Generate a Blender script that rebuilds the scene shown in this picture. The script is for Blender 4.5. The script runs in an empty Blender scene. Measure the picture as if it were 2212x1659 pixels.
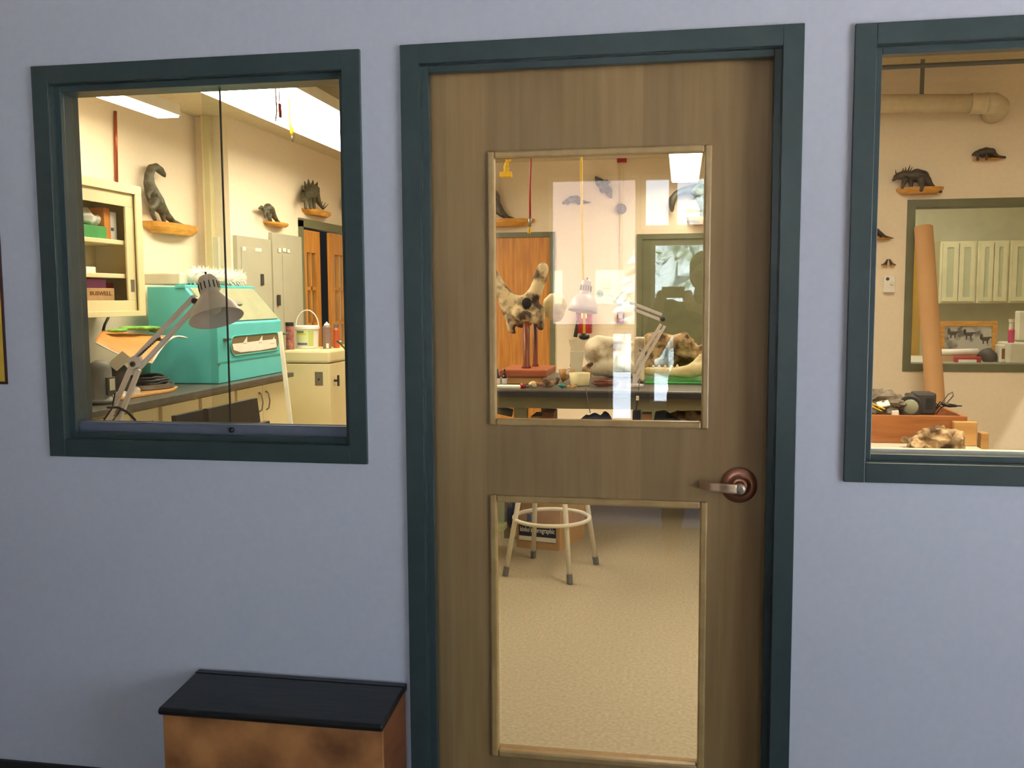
import bpy, math, random
from mathutils import Vector, Matrix, noise
random.seed(7)
C = bpy.context.scene.collection
S = bpy.context.scene
# ------------------------------------------------------------------ camera
FPX, YAW, PITCH, ROLL = 2048.2, 0.177466, 0.0910687, -0.0056431
EYE = 1.49
_f = Vector((-math.sin(YAW)*math.cos(PITCH), math.cos(YAW)*math.cos(PITCH), -math.sin(PITCH)))
_r = Vector((math.cos(YAW), math.sin(YAW), 0)); _u = _r.cross(_f)
RT = _r*math.cos(ROLL) + _u*math.sin(ROLL); UP = -_r*math.sin(ROLL) + _u*math.cos(ROLL); FW = _f
cd = bpy.data.cameras.new('camera'); cam = bpy.data.objects.new('camera', cd); C.objects.link(cam)
cd.sensor_width = 36; cd.lens = 36*FPX/2212; cd.clip_start = 0.01; cd.clip_end = 400
mw = Matrix.Identity(4)
for i in range(3):
    mw[i][0] = RT[i]; mw[i][1] = UP[i]; mw[i][2] = -FW[i]
mw[2][3] = EYE
cam.matrix_world = mw
S.camera = cam
S.view_settings.view_transform = 'Standard'; S.view_settings.look = 'None'
S.view_settings.gamma = 1; S.view_settings.use_curve_mapping = False
S.view_settings.exposure = 0.0
# ------------------------------------------------------------------ sky, sun, daylight portals
W = bpy.data.worlds.new('sky'); S.world = W; W.use_nodes = True
bg = W.node_tree.nodes['Background']; bg.inputs[0].default_value = (0.66, 0.80, 1.0, 1); bg.inputs[1].default_value = 8.6
sd = bpy.data.lights.new('sun', 'SUN'); sd.energy = 70; sd.color = (1, .93, .84); sd.angle = 0.02
sun = bpy.data.objects.new('sun', sd); C.objects.link(sun)
sun.rotation_euler = Vector((0.35, 1.0, 0.78)).to_track_quat('Z', 'Y').to_euler()
def portal(loc, rot, sx, sy):
    a = bpy.data.lights.new('daylight_portal', 'AREA'); a.shape = 'RECTANGLE'; a.size = sx; a.size_y = sy
    a.cycles.is_portal = True
    o = bpy.data.objects.new('daylight_portal', a); C.objects.link(o); o.location = loc; o.rotation_euler = rot
portal((2.88, .3, 1.3), (0, math.radians(90), 0), 1.7, 2.2)
portal((-.02, -2.0, 1.45), (math.radians(-90), 0, 0), 1.9, 1.9)
# lamp strengths used by the fluorescent fixtures
LAMP_COL = (1.0, 0.86, 0.64); LAMP = 18.5; LAMP_ANNEX = 15.0

# ------------------------------------------------------------------ measuring helpers (rays of the fitted camera)
def D(u, v):
    d = RT*((u-1106)/FPX) - UP*((v-829.5)/FPX) + FW
    return d/d.y
def PY(u, v, Y):
    d = D(u, v); return Vector((d.x*Y, Y, EYE+d.z*Y))
def PX(u, v, X):
    d = D(u, v); k = X/d.x; return Vector((X, k, EYE+d.z*k))
def PZ(u, v, Z):
    d = D(u, v); k = (Z-EYE)/d.z; return Vector((d.x*k, k, Z))

# ------------------------------------------------------------------ materials
def lin(c):
    f = lambda x: x/12.92 if x <= .04045 else ((x+.055)/1.055)**2.4
    return tuple(f(x/255) for x in c[:3])+(1,)
def mat(name, col, rough=.6, metal=0, kind=None, col2=None, scale=8, bump=0, stretch=(1,1,1), spec=.5, emit=None, es=0, lo=.35, hi=.65, detail=4):
    m = bpy.data.materials.new(name); m.use_nodes = True; nt = m.node_tree; b = nt.nodes['Principled BSDF']
    b.inputs['Roughness'].default_value = rough; b.inputs['Metallic'].default_value = metal
    b.inputs['Specular IOR Level'].default_value = spec
    c1 = lin(col); b.inputs['Base Color'].default_value = c1
    if emit:
        b.inputs['Emission Color'].default_value = tuple(emit)+(1,); b.inputs['Emission Strength'].default_value = es
    geo = nt.nodes.new('ShaderNodeNewGeometry'); mp = nt.nodes.new('ShaderNodeMapping'); nt.links.new(geo.outputs['Position'], mp.inputs[0])
    mp.inputs['Scale'].default_value = stretch
    n = nt.nodes.new('ShaderNodeTexNoise'); n.inputs['Scale'].default_value = scale; n.inputs['Detail'].default_value = detail
    nt.links.new(mp.outputs[0], n.inputs['Vector'])
    c2 = lin(col2) if col2 else tuple(x*.9 for x in c1[:3])+(1,)
    r = nt.nodes.new('ShaderNodeValToRGB'); r.color_ramp.elements[0].position = lo; r.color_ramp.elements[1].position = hi
    r.color_ramp.elements[0].color = c2; r.color_ramp.elements[1].color = c1
    nt.links.new(n.outputs[0], r.inputs[0]); nt.links.new(r.outputs[0], b.inputs['Base Color'])
    if kind == 'veneer':      # vertical flitches side by side plus fine grain
        sx = nt.nodes.new('ShaderNodeSeparateXYZ'); nt.links.new(geo.outputs['Position'], sx.inputs[0])
        q = nt.nodes.new('ShaderNodeMath'); q.operation = 'SNAP'; q.inputs[1].default_value = .105; nt.links.new(sx.outputs[0], q.inputs[0])
        wn = nt.nodes.new('ShaderNodeTexWhiteNoise'); wn.noise_dimensions = '1D'; nt.links.new(q.outputs[0], wn.inputs['W'])
        mr = nt.nodes.new('ShaderNodeMapRange'); mr.inputs[3].default_value = .86; mr.inputs[4].default_value = 1.08
        nt.links.new(wn.outputs[0], mr.inputs[0])
        mx = nt.nodes.new('ShaderNodeVectorMath'); mx.operation = 'SCALE'; nt.links.new(r.outputs[0], mx.inputs[0]); nt.links.new(mr.outputs[0], mx.inputs['Scale'])
        nt.links.new(mx.outputs[0], b.inputs['Base Color'])
    if bump:
        bp = nt.nodes.new('ShaderNodeBump'); bp.inputs['Strength'].default_value = bump; bp.inputs['Distance'].default_value = .01
        nt.links.new(n.outputs[0], bp.inputs['Height']); nt.links.new(bp.outputs[0], b.inputs['Normal'])
    return m
def glassmat(name, tint=(.97,.985,.975), f0=.04):
    m = bpy.data.materials.new(name); m.use_nodes = True; nt = m.node_tree; nt.nodes.clear()
    out = nt.nodes.new('ShaderNodeOutputMaterial'); mix = nt.nodes.new('ShaderNodeMixShader')
    t = nt.nodes.new('ShaderNodeBsdfTransparent'); t.inputs[0].default_value = tint+(1,)
    g = nt.nodes.new('ShaderNodeBsdfGlossy'); g.inputs['Roughness'].default_value = 0.0
    geo = nt.nodes.new('ShaderNodeNewGeometry'); dot = nt.nodes.new('ShaderNodeVectorMath'); dot.operation = 'DOT_PRODUCT'
    nt.links.new(geo.outputs['Incoming'], dot.inputs[0]); nt.links.new(geo.outputs['Normal'], dot.inputs[1])
    def M(op, a, b=None):
        x = nt.nodes.new('ShaderNodeMath'); x.operation = op
        for i, q in enumerate((a, b)):
            if q is None: continue
            if isinstance(q, (int, float)): x.inputs[i].default_value = q
            else: nt.links.new(q, x.inputs[i])
        return x.outputs[0]
    c = M('ABSOLUTE', dot.outputs['Value']); p = M('POWER', M('SUBTRACT', 1.0, c), 5.0)
    f = M('ADD', M('MULTIPLY', p, 1-f0), f0)
    nt.links.new(f, mix.inputs[0]); nt.links.new(t.outputs[0], mix.inputs[1]); nt.links.new(g.outputs[0], mix.inputs[2])
    nt.links.new(mix.outputs[0], out.inputs[0]); return m
def emat(name, col, s):
    m = bpy.data.materials.new(name); m.use_nodes = True; nt = m.node_tree; nt.nodes.clear()
    e = nt.nodes.new('ShaderNodeEmission'); e.inputs[0].default_value = tuple(col)+(1,); e.inputs[1].default_value = s
    o = nt.nodes.new('ShaderNodeOutputMaterial'); nt.links.new(e.outputs[0], o.inputs[0]); return m
K = {}
K['lobby'] = mat('lobby_wall_paint', (203,200,209), .75, scale=60, col2=(200,197,206), bump=.03)
K['cream'] = mat('lab_wall_paint', (240,225,202), .7, scale=40, col2=(236,221,197))
K['ceil'] = mat('ceiling_paint', (222,208,178), .8, scale=30)
K['lobbyceil'] = mat('lobby_ceiling', (172,166,160), .8)
K['lobbyside'] = mat('lobby_side_wall_paint', (166,150,128), .8)
K['concrete'] = mat('concrete_floor', (186,172,146), .55, col2=(150,136,112), scale=70, lo=.2, hi=.8, detail=4, bump=.02)
K['carpet'] = mat('lobby_floor', (92,82,70), .6, scale=50, col2=(80,72,62))
K['frame'] = mat('slate_green_paint', (56,68,68), .33, scale=30, col2=(52,64,64))
K['apron'] = mat('bench_apron_paint', (120,112,78), .5)
K['olive'] = mat('olive_green_paint', (108,110,80), .45, col2=(100,102,74))
K['rubber'] = mat('dark_rubber', (38,34,32), .6)
K['maple'] = mat('maple_veneer', (153,122,78), .5, kind='veneer', col2=(140,108,65), scale=5, stretch=(9,9,.6), detail=6, lo=.3, hi=.7)
K['bead'] = mat('maple_bead', (176,144,92), .35, col2=(164,130,80), scale=6, stretch=(4,4,4))
K['bronze'] = mat('bronze_metal', (186,128,102), .34, metal=.9, scale=10)
K['satin'] = mat('satin_brass_metal', (236,200,164), .42, metal=.75)
K['alu'] = mat('grey_aluminium', (112,116,132), .45, metal=.2, scale=20)
K['sheenblue'] = mat('blue_floor_sheen', (150,166,205), .8)  # bluish daylight on the lobby floor, put into the colour
K['glass'] = glassmat('window_glass'); K['glassd'] = glassmat('door_glass', f0=.056); K['glass2'] = glassmat('sliding_glass', (.94,.962,.94))
K['burl'] = mat('burl_plywood', (196,130,74), .55, col2=(118,70,36), scale=7, detail=8, lo=.3, hi=.66)
K['oakside'] = mat('reddish_wood', (128,76,42), .5, col2=(104,60,34), scale=5, stretch=(1,1,6))
K['blacktop'] = mat('black_stained_board', (26,25,25), .38, col2=(17,17,18), scale=12, stretch=(.5,5,5), bump=.1)
K['black'] = mat('black_plastic', (28,28,30), .4); K['dark'] = mat('dark_grey', (58,54,52), .55)
K['benchtop'] = mat('dark_epoxy_top', (92,88,82), .35, col2=(78,74,70), scale=20)
K['edge'] = mat('bench_edge', (44,42,48), .4)
K['enamel'] = mat('cream_enamel', (226,212,170), .38, col2=(220,206,162), scale=4)
K['shade_in'] = mat('cabinet_inside', (120,105,72), .6)
K['panelgrey'] = mat('panel_grey_enamel', (176,172,152), .5, col2=(172,168,148), scale=6)
K['orangewood'] = mat('orange_oak', (206,142,58), .45, col2=(176,112,40), scale=5, stretch=(7,7,.5), detail=6)
K['turq'] = mat('turquoise_paint', (96,200,206), .45, col2=(88,192,198), scale=5)
K['turqd'] = mat('turquoise_panel', (58,172,170), .5)
K['white'] = mat('white_plastic', (238,236,228), .4); K['offwhite'] = mat('off_white_paint', (226,220,200), .5)
K['lampw'] = mat('white_lamp_enamel', (224,216,218), .35)
K['steel'] = mat('steel', (150,145,138), .35, metal=.8); K['greyp'] = mat('grey_plastic', (104,104,100), .5)
K['dino'] = mat('bronze_green_resin', (92,88,68), .5, col2=(58,52,38), scale=25, bump=.3)
K['dinob'] = mat('brown_grey_resin', (78,66,52), .5, col2=(50,42,32), scale=25, bump=.3)
K['shelf'] = mat('stained_wood_mount', (216,160,64), .45, col2=(188,128,46), scale=9, stretch=(1,1,5))
K['red'] = mat('red_paint', (170,32,34), .4); K['redhose'] = mat('red_rubber', (150,38,30), .45); K['copper'] = mat('copper_tube', (170,84,44), .3, metal=.6)
K['yellow'] = mat('yellow_plastic', (245,200,30), .45); K['card'] = mat('cardboard', (188,152,104), .75, col2=(174,138,92), scale=12)
K['navy'] = mat('navy_label', (30,36,66), .5); K['paper'] = mat('white_paper', (240,236,226), .7)
K['purple'] = mat('purple_card', (150,82,140), .6); K['green'] = mat('green_plastic', (60,150,72), .5); K['lime'] = mat('lime_cloth', (130,190,70), .8, col2=(70,130,60), scale=18)
K['kraft'] = mat('orange_kraft_paper', (222,148,72), .6, col2=(208,132,60), scale=6)
K['blue'] = mat('blue_cloth', (82,100,140), .8); K['teal'] = mat('teal_plastic', (50,140,128), .4)
K['bone'] = mat('cast_bone', (238,226,180), .5, col2=(214,192,138), scale=14, bump=.15)
K['fossil'] = mat('fossil_brown_cream', (226,204,160), .7, col2=(66,40,24), scale=11, lo=.42, hi=.58, bump=.5, detail=7)
K['fossild'] = mat('fossil_rock', (204,174,132), .8, col2=(92,64,40), scale=16, lo=.38, hi=.6, bump=1.0, detail=8)
K['grock'] = mat('grey_rock', (142,130,112), .85, col2=(82,72,62), scale=22, lo=.3, hi=.6, bump=.7, detail=8)
K['plaster'] = mat('plaster_jacket', (236,226,202), .8, col2=(168,140,100), scale=10, lo=.32, hi=.52, bump=.4, detail=7)
K['rust'] = mat('rust_primer', (178,98,60), .4, col2=(162,84,50), scale=8); K['rustd'] = mat('red_brown_post', (128,62,34), .35)
K['amber'] = mat('amber_glass', (48,26,18), .15); K['tub'] = mat('translucent_tub', (238,226,176), .45)
K['tube'] = mat('brown_paper_tube', (198,152,100), .7, col2=(190,144,94), scale=3)
K['crate'] = mat('stained_crate_wood', (178,112,54), .5, col2=(146,84,36), scale=4, stretch=(1,4,8))
K['crateL'] = mat('pale_crate_wood', (214,166,100), .55, col2=(190,140,80), scale=4, stretch=(1,4,8))
K['print'] = mat('grey_dinosaur_print', (190,186,176), .6, col2=(92,92,90), scale=16, lo=.32, hi=.5, detail=8)
K['pink'] = mat('pink_liquid', (206,60,112), .35); K['mustard'] = mat('mustard_paint', (206,160,50), .5)
K['poster'] = mat('yellow_poster', (222,178,60), .5); K['plum'] = mat('plum_border', (70,36,36), .5)
K['lens'] = emat('fluorescent_lens', LAMP_COL, LAMP); K['lens2'] = emat('annex_lens', (1, .90, .72), LAMP_ANNEX)
K['housing'] = mat('fixture_housing', (232,224,204), .5); K['bulb'] = mat('frosted_bulb', (240,238,230), .4)
K['snow'] = mat('snow', (240,242,248), .8, scale=.4); K['stucco'] = mat('pink_stucco', (112,99,99), .8, scale=2)
K['fir'] = mat('snowy_fir', (196,210,212), .9, col2=(70,96,84), scale=2.6, lo=.35, hi=.6, detail=8)
K['skin'] = mat('skin', (196,142,116), .5); K['coat'] = mat('dark_jacket_cloth', (34,34,38), .9); K['jeans'] = mat('dark_trousers', (38,38,44), .9)
K['boot'] = mat('brown_boot', (92,58,40), .6); K['hair'] = mat('brown_hair', (50,36,26), .7); K['phone'] = mat('phone_body', (30,30,32), .2)
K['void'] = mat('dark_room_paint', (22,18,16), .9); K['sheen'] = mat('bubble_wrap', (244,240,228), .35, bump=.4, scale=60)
K['annexw'] = mat('annex_wall_paint', (212,210,180), .7); K['annexc'] = mat('annex_cabinet', (232,226,186), .5); K['annexg'] = mat('frosted_cabinet_glass', (198,200,166), .3)

# ------------------------------------------------------------------ mesh builder
WORG = {}
class MB:
    def __init__(s): s.v = []; s.f = []; s.m = []; s.mi = 0
    def add(s, vs, fs):
        o = len(s.v); s.v += [Vector(x) for x in vs]; s.f += [tuple(i+o for i in f) for f in fs]; s.m += [s.mi]*len(fs); return s
    def box(s, x0, x1, y0, y1, z0, z1):
        x0, x1 = sorted((x0, x1)); y0, y1 = sorted((y0, y1)); z0, z1 = sorted((z0, z1))
        return s.add([(x0,y0,z0),(x1,y0,z0),(x1,y1,z0),(x0,y1,z0),(x0,y0,z1),(x1,y0,z1),(x1,y1,z1),(x0,y1,z1)],
                     [(0,3,2,1),(4,5,6,7),(0,1,5,4),(1,2,6,5),(2,3,7,6),(3,0,4,7)])
    def obox(s, c, ax, ay, az):       # oriented box: centre and three half-axis vectors
        c = Vector(c); ax, ay, az = Vector(ax), Vector(ay), Vector(az)
        if ax.cross(ay).dot(az) < 0: az = -az
        P = [c+ax*i+ay*j+az*k for k in (-1,1) for i, j in ((-1,-1),(1,-1),(1,1),(-1,1))]
        return s.add(P, [(0,3,2,1),(4,5,6,7),(0,1,5,4),(1,2,6,5),(2,3,7,6),(3,0,4,7)])
    def bar(s, a, b, w, h=None, up=(0,0,1)):
        a, b = Vector(a), Vector(b); d = b-a; t = d.normalized(); x = t.cross(Vector(up))
        if x.length < 1e-4: x = t.cross(Vector((1,0,0)))
        x.normalize(); y = t.cross(x); h = h or w
        return s.obox((a+b)/2, x*w/2, y*h/2, d/2)
    def prism(s, poly, axis, a0, a1):
        n = len(poly)
        def p(q, a): return {'x': (a,q[0],q[1]), 'y': (q[0],a,q[1]), 'z': (q[0],q[1],a)}[axis]
        vs = [p(q, a0) for q in poly]+[p(q, a1) for q in poly]
        fs = [tuple(range(n))[::-1], tuple(range(n, 2*n))]+[(i, (i+1)%n, (i+1)%n+n, i+n) for i in range(n)]
        ar = sum(poly[i][0]*poly[(i+1)%n][1]-poly[(i+1)%n][0]*poly[i][1] for i in range(n))
        flip = (ar < 0) ^ (a1 < a0) ^ (axis == 'y')
        if flip: fs = [f[::-1] for f in fs]
        return s.add(vs, fs)
    def tube(s, pts, r, seg=10, closed=False, sy=1.0):
        pts = [Vector(p) for p in pts]; n = len(pts); rs = r if isinstance(r, (list, tuple)) else [r]*n
        T = [((pts[(i+1)%n] if closed or i < n-1 else pts[i])-(pts[i-1] if closed or i > 0 else pts[i])).normalized() for i in range(n)]
        ref = Vector((0,0,1)) if abs(T[0].z) < .9 else Vector((1,0,0)); X = (ref-T[0]*ref.dot(T[0])).normalized(); vs = []
        for i in range(n):
            X = (X-T[i]*X.dot(T[i])).normalized(); Y = T[i].cross(X)
            for k in range(seg):
                a = 2*math.pi*k/seg; vs.append(pts[i]+X*math.cos(a)*rs[i]+Y*math.sin(a)*rs[i]*sy)
        fs = []
        for i in range(n if closed else n-1):
            j = (i+1) % n
            for k in range(seg): fs.append((i*seg+k, i*seg+(k+1)%seg, j*seg+(k+1)%seg, j*seg+k))
        if not closed: fs += [tuple(range(seg))[::-1], tuple((n-1)*seg+k for k in range(seg))]
        return s.add(vs, fs)
    def lathe(s, prof, c, axis=(0,0,1), seg=28):    # prof: (radius, height)
        c = Vector(c); A = Vector(axis).normalized(); X = A.orthogonal().normalized(); Y = A.cross(X)
        n = len(prof); vs = []
        for r, h in prof:
            for k in range(seg):
                a = 2*math.pi*k/seg; vs.append(c+A*h+(X*math.cos(a)+Y*math.sin(a))*max(r, 1e-4))
        fs = [(i*seg+k, i*seg+(k+1)%seg, (i+1)*seg+(k+1)%seg, (i+1)*seg+k) for i in range(n-1) for k in range(seg)]
        fs += [tuple(range(seg))[::-1], tuple((n-1)*seg+k for k in range(seg))]
        return s.add(vs, fs)
    def ell(s, c, r, seg=18, rings=10, jit=0, js=4):
        c = Vector(c); r = Vector(r if isinstance(r, (tuple, list, Vector)) else (r, r, r)); vs = [c+Vector((0,0,-r.z))]
        for i in range(1, rings):
            t = math.pi*i/rings-math.pi/2
            for k in range(seg):
                a = 2*math.pi*k/seg; vs.append(c+Vector((math.cos(t)*math.cos(a)*r.x, math.cos(t)*math.sin(a)*r.y, math.sin(t)*r.z)))
        vs.append(c+Vector((0,0,r.z)))
        if jit: vs = [c+(v-c)*(1+jit*noise.fractal(v*js, .7, 2, 4)) for v in vs]
        fs = [(0, 1+(k+1)%seg, 1+k) for k in range(seg)]
        for i in range(rings-2):
            a = 1+i*seg; b = a+seg; fs += [(a+k, a+(k+1)%seg, b+(k+1)%seg, b+k) for k in range(seg)]
        a = 1+(rings-2)*seg; t = len(vs)-1; fs += [(a+k, a+(k+1)%seg, t) for k in range(seg)]
        return s.add(vs, fs)
    def grid(s, fn, nu, nv, th=None):   # fn(i/nu, j/nv) -> point ; th = thickness along offset vector
        L = [[Vector(fn(i/nu, j/nv)) for j in range(nv+1)] for i in range(nu+1)]
        vs = [p for row in L for p in row]; w = nv+1
        fs = [(i*w+j, (i+1)*w+j, (i+1)*w+j+1, i*w+j+1) for i in range(nu) for j in range(nv)]
        if th:
            n = len(vs); t = Vector(th); vs = vs+[v+t for v in vs]; fs2 = [tuple(x+n for x in f[::-1]) for f in fs]
            rim = [i*w for i in range(nu+1)]+[nu*w+j for j in range(1, nv+1)]+[i*w+nv for i in range(nu-1, -1, -1)]+[j for j in range(nv-1, 0, -1)]
            fs = fs+fs2+[(rim[(k+1)%len(rim)], rim[k], rim[k]+n, rim[(k+1)%len(rim)]+n) for k in range(len(rim))]
        return s.add(vs, fs)
    def ring(s, x0, x1, z0, z1, w, y0, y1, bottom=True):
        s.box(x0, x0+w, y0, y1, z0, z1); s.box(x1-w, x1, y0, y1, z0, z1); s.box(x0+w, x1-w, y0, y1, z1-w, z1)
        if bottom: s.box(x0+w, x1-w, y0, y1, z0, z0+w)
        return s
    def build(s, name, m, parent=None, bev=0, smooth=False, remesh=0, label=None, sub=0):
        lo = Vector([min(v[i] for v in s.v) for i in range(3)]); hi = Vector([max(v[i] for v in s.v) for i in range(3)])
        og = Vector(((lo.x+hi.x)/2, (lo.y+hi.y)/2, lo.z))
        me = bpy.data.meshes.new(name); me.from_pydata([v-og for v in s.v], [], s.f); me.update()
        ms = m if isinstance(m, (list, tuple)) else [m]
        for q in ms: me.materials.append(K[q] if isinstance(q, str) else q)
        for i, p in enumerate(me.polygons): p.material_index = s.m[i]; p.use_smooth = smooth
        o = bpy.data.objects.new(name, me); C.objects.link(o); WORG[o] = og
        if parent: o.parent = parent; o.location = og-WORG[parent]
        else: o.location = og
        if remesh:
            r = o.modifiers.new('r', 'REMESH'); r.mode = 'VOXEL'; r.voxel_size = remesh; r.use_smooth_shade = True
            q = o.modifiers.new('s', 'SMOOTH'); q.factor = .5; q.iterations = 3
        if bev:
            b = o.modifiers.new('b', 'BEVEL'); b.width = bev; b.segments = 2; b.limit_method = 'ANGLE'; b.angle_limit = .7
        if sub:
            q = o.modifiers.new('sub', 'SUBSURF'); q.levels = sub; q.render_levels = sub
        if label: o['label'] = label
        return o
def tag(o, label, cat, group=None):
    o['label'] = label; o['category'] = cat
    if group: o['group'] = group
    return o
def empty(name, loc, label=None, cat=None, group=None):
    o = bpy.data.objects.new(name, None); C.objects.link(o); o.location = loc; WORG[o] = Vector(loc); o.empty_display_size = .05
    if label: tag(o, label, cat, group)
    return o
def struct(o): o['kind'] = 'structure'; return o
def text(body, size, loc, rot, m, parent, name='lettering', ext=.0006, sx=1):
    c = bpy.data.curves.new(name, 'FONT'); c.body = body; c.size = size; c.extrude = ext; c.align_x = 'CENTER'; c.align_y = 'CENTER'
    c.resolution_u = 2; c.offset = size*.012
    t = bpy.data.objects.new(name, c); me = bpy.data.meshes.new_from_object(t); bpy.data.objects.remove(t)
    me.materials.clear(); me.materials.append(K[m]); o = bpy.data.objects.new(name, me); C.objects.link(o)
    o.rotation_euler = rot; o.scale = (sx, 1, 1); o.parent = parent; o.location = Vector(loc)-WORG[parent]; return o
def copy_tree(o, dloc=None, parent=None):
    c = o.copy(); C.objects.link(c)
    if parent: c.parent = parent
    if dloc is not None: c.location = o.location+Vector(dloc); WORG[c] = WORG.get(o, Vector())+Vector(dloc)
    for ch in list(o.children): copy_tree(ch, None, c)
    return c
def wall_cells(name, m, axis, a0, a1, xs, zs, holes, mat_by=None):
    """wall as solid boxes around rectangular holes; axis 'y': spans x,z ; axis 'x': spans y,z"""
    b = MB()
    for i in range(len(xs)-1):
        for j in range(len(zs)-1):
            cx, cz = (xs[i]+xs[i+1])/2, (zs[j]+zs[j+1])/2
            if any(h[0] < cx < h[1] and h[2] < cz < h[3] for h in holes): continue
            if axis == 'y': b.box(xs[i], xs[i+1], a0, a1, zs[j], zs[j+1])
            else: b.box(a0, a1, xs[i], xs[i+1], zs[j], zs[j+1])
    # drop faces shared by neighbouring cells
    seen = {}
    for k, f in enumerate(b.f):
        key = tuple(sorted(tuple(round(c, 4) for c in b.v[i]) for i in f)); seen.setdefault(key, []).append(k)
    dead = {k for l in seen.values() if len(l) > 1 for k in l}
    b.f = [f for k, f in enumerate(b.f) if k not in dead]; b.m = [0]*len(b.f)
    if mat_by:
        for k, f in enumerate(b.f): b.m[k] = mat_by(sum((b.v[i] for i in f), Vector())/len(f))
    return struct(b.build(name, m))
#BODY
# ================================================================== THE SETTING
CZ = 2.92
YW = 2.459                     # lobby face of the dividing wall
YB = 2.572                     # lab face
LW = (-1.805, -.842, 1.038, 2.142); DW = (-.731, .285, 0, 2.146); RW = (.402, 1.52, 1.026, 2.138)
c_ = .03
holes = [(LW[0]+c_, LW[1]-c_, LW[2]+c_, LW[3]-c_), (DW[0]+c_, DW[1]-c_, -1, DW[3]-c_), (RW[0]+c_, RW[1]-c_, RW[2]+c_, RW[3]-c_)]
xs = sorted({-4.0, 4.2}|{h[i] for h in holes for i in (0, 1)}); zs = sorted({0, CZ}|{h[i] for h in holes for i in (2, 3) if h[i] > 0})
wall_cells('wall_front', ['lobby', 'cream'], 'y', YW, YB, xs, zs, holes, lambda c: 0 if c.y < YW+.01 else 1)
fl = MB().box(-4.0, 4.3, YW+.05, 10.2, -.1, 0); fl.mi = 1; fl.box(-4.0, 3.0, -2.05, YW+.05, -.1, 0)
struct(fl.build('floor', ['concrete', 'carpet']))
ce = MB().box(-4.2, 4.3, YW+.05, 10.3, CZ, CZ+.15); ce.mi = 1; ce.box(-4.2, 3.1, -2.15, YW+.05, CZ, CZ+.15)
struct(ce.build('ceiling', ['ceil', 'lobbyceil']))
struct(MB().box(-3.92, -3.8, YB, 7.08, 0, CZ).build('wall_left', 'cream'))
b = MB().box(-3.92, -3.53, 7.08, 7.2, 0, CZ)
b.box(-3.65, -3.53, 7.2, 8.44, 0, CZ).box(-3.65, -3.53, 9.78, 10.1, 0, CZ).box(-3.65, -3.53, 8.44, 9.78, 2.20, CZ)
struct(b.build('wall_left_far', 'cream'))
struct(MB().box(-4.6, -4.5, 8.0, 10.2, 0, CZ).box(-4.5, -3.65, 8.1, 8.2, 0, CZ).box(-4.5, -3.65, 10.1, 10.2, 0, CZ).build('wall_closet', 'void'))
struct(MB().box(-3.65, 1.0, 10.1, 10.22, 0, CZ).build('wall_far', 'cream'))
struct(MB().box(.92, 1.04, 6.62, 10.1, 0, CZ).build('wall_partition', ['cream']))
AW = (PY(1961, 432, 6.49).x, 3.6, PY(2080, 803, 6.49).z, PY(2080, 429, 6.49).z)
wall_cells('wall_right', 'cream', 'y', 6.5, 6.62, [.92, AW[0]+.03, AW[1]-.03, 4.2], [0, AW[2]+.03, AW[3]-.03, CZ], [(AW[0]+.03, AW[1]-.03, AW[2]+.03, AW[3]-.03)])
struct(MB().box(4.2, 4.32, YB, 10.2, 0, CZ).build('wall_lab_right', 'cream'))
struct(MB().box(1.04, 4.2, 10.1, 10.2, 0, CZ).build('wall_annex', 'annexw'))
# lobby shell
tag(MB().box(-1.4, .9, -1.88, -1.0, .001, .012).build('floor_sheen_slab', 'sheenblue'), 'blue grey slab added by the lobby door for the daylight sheen reflected in the lower door glass', 'mat')  # thin slab added to give the floor a blue sheen in the glass
struct(MB().box(-3.6, -3.5, -2.0, YW, 0, CZ).build('wall_lobby_left', 'lobbyside'))
wall_cells('wall_lobby_right', 'lobbyside', 'x', 2.8, 2.92, [-2.0, -.8, 1.4, YW], [0, .45, 2.15, CZ], [(-.8, 1.4, .45, 2.15)])
YR = -1.9
def RF(u, v, Y=YR):
    d = D(u, v); k = 2*2.555-Y; return (d.x*k, EYE+d.z*k)
wa = (RF(1192, 550)[0], RF(1375, 550)[0], RF(1300, 703)[1], RF(1300, 388)[1])
wb = (RF(1392, 430)[0], RF(1448, 430)[0], RF(1420, 490)[1], RF(1420, 385)[1])
wc = (RF(1460, 430)[0], .5, RF(1420, 490)[1], RF(1420, 385)[1])
wd = (RF(1412, 600)[0], .5, RF(1450, 870)[1], RF(1450, 527)[1])
we = (RF(1321, 800)[0], RF(1366, 800)[0], RF(1340, 912)[1], RF(1340, 718)[1])
H = [wa, wb, wc, wd, we]
xs = sorted({-3.6, 2.92}|{h[i] for h in H for i in (0, 1)}); zs = sorted({0, CZ}|{h[i] for h in H for i in (2, 3)})
wall_cells('wall_back', 'lobbyside', 'y', -2.02, YR, xs, zs, H)
for n, h in enumerate(H):
    g = struct(empty('window_%d' % (n+4), ((h[0]+h[1])/2, YR, h[2])))
    MB().ring(h[0]-.02, h[1]+.02, h[2]-.02, h[3]+.02, .03, YR-.05, YR+.015).build('window_frame', 'offwhite', g)
    MB().box(h[0]+.008, h[1]-.008, YR-.035, YR-.03, h[2]+.008, h[3]-.008).build('pane', 'glass', g)
g = struct(empty('window_9', (2.8, .3, .45)))  # unseen window, added so the front wall brightens towards the right
MB().box(2.79, 2.84, -.8, -.75, .45, 2.15).box(2.79, 2.84, 1.35, 1.4, .45, 2.15).box(2.79, 2.84, -.75, 1.35, .45, .5).box(2.79, 2.84, -.75, 1.35, 2.1, 2.15).box(2.79, 2.84, .28, .32, .5, 2.1).build('window_frame', 'offwhite', g)
MB().box(2.83, 2.836, -.75, 1.35, .5, 2.1).build('pane', 'glass', g)
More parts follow.
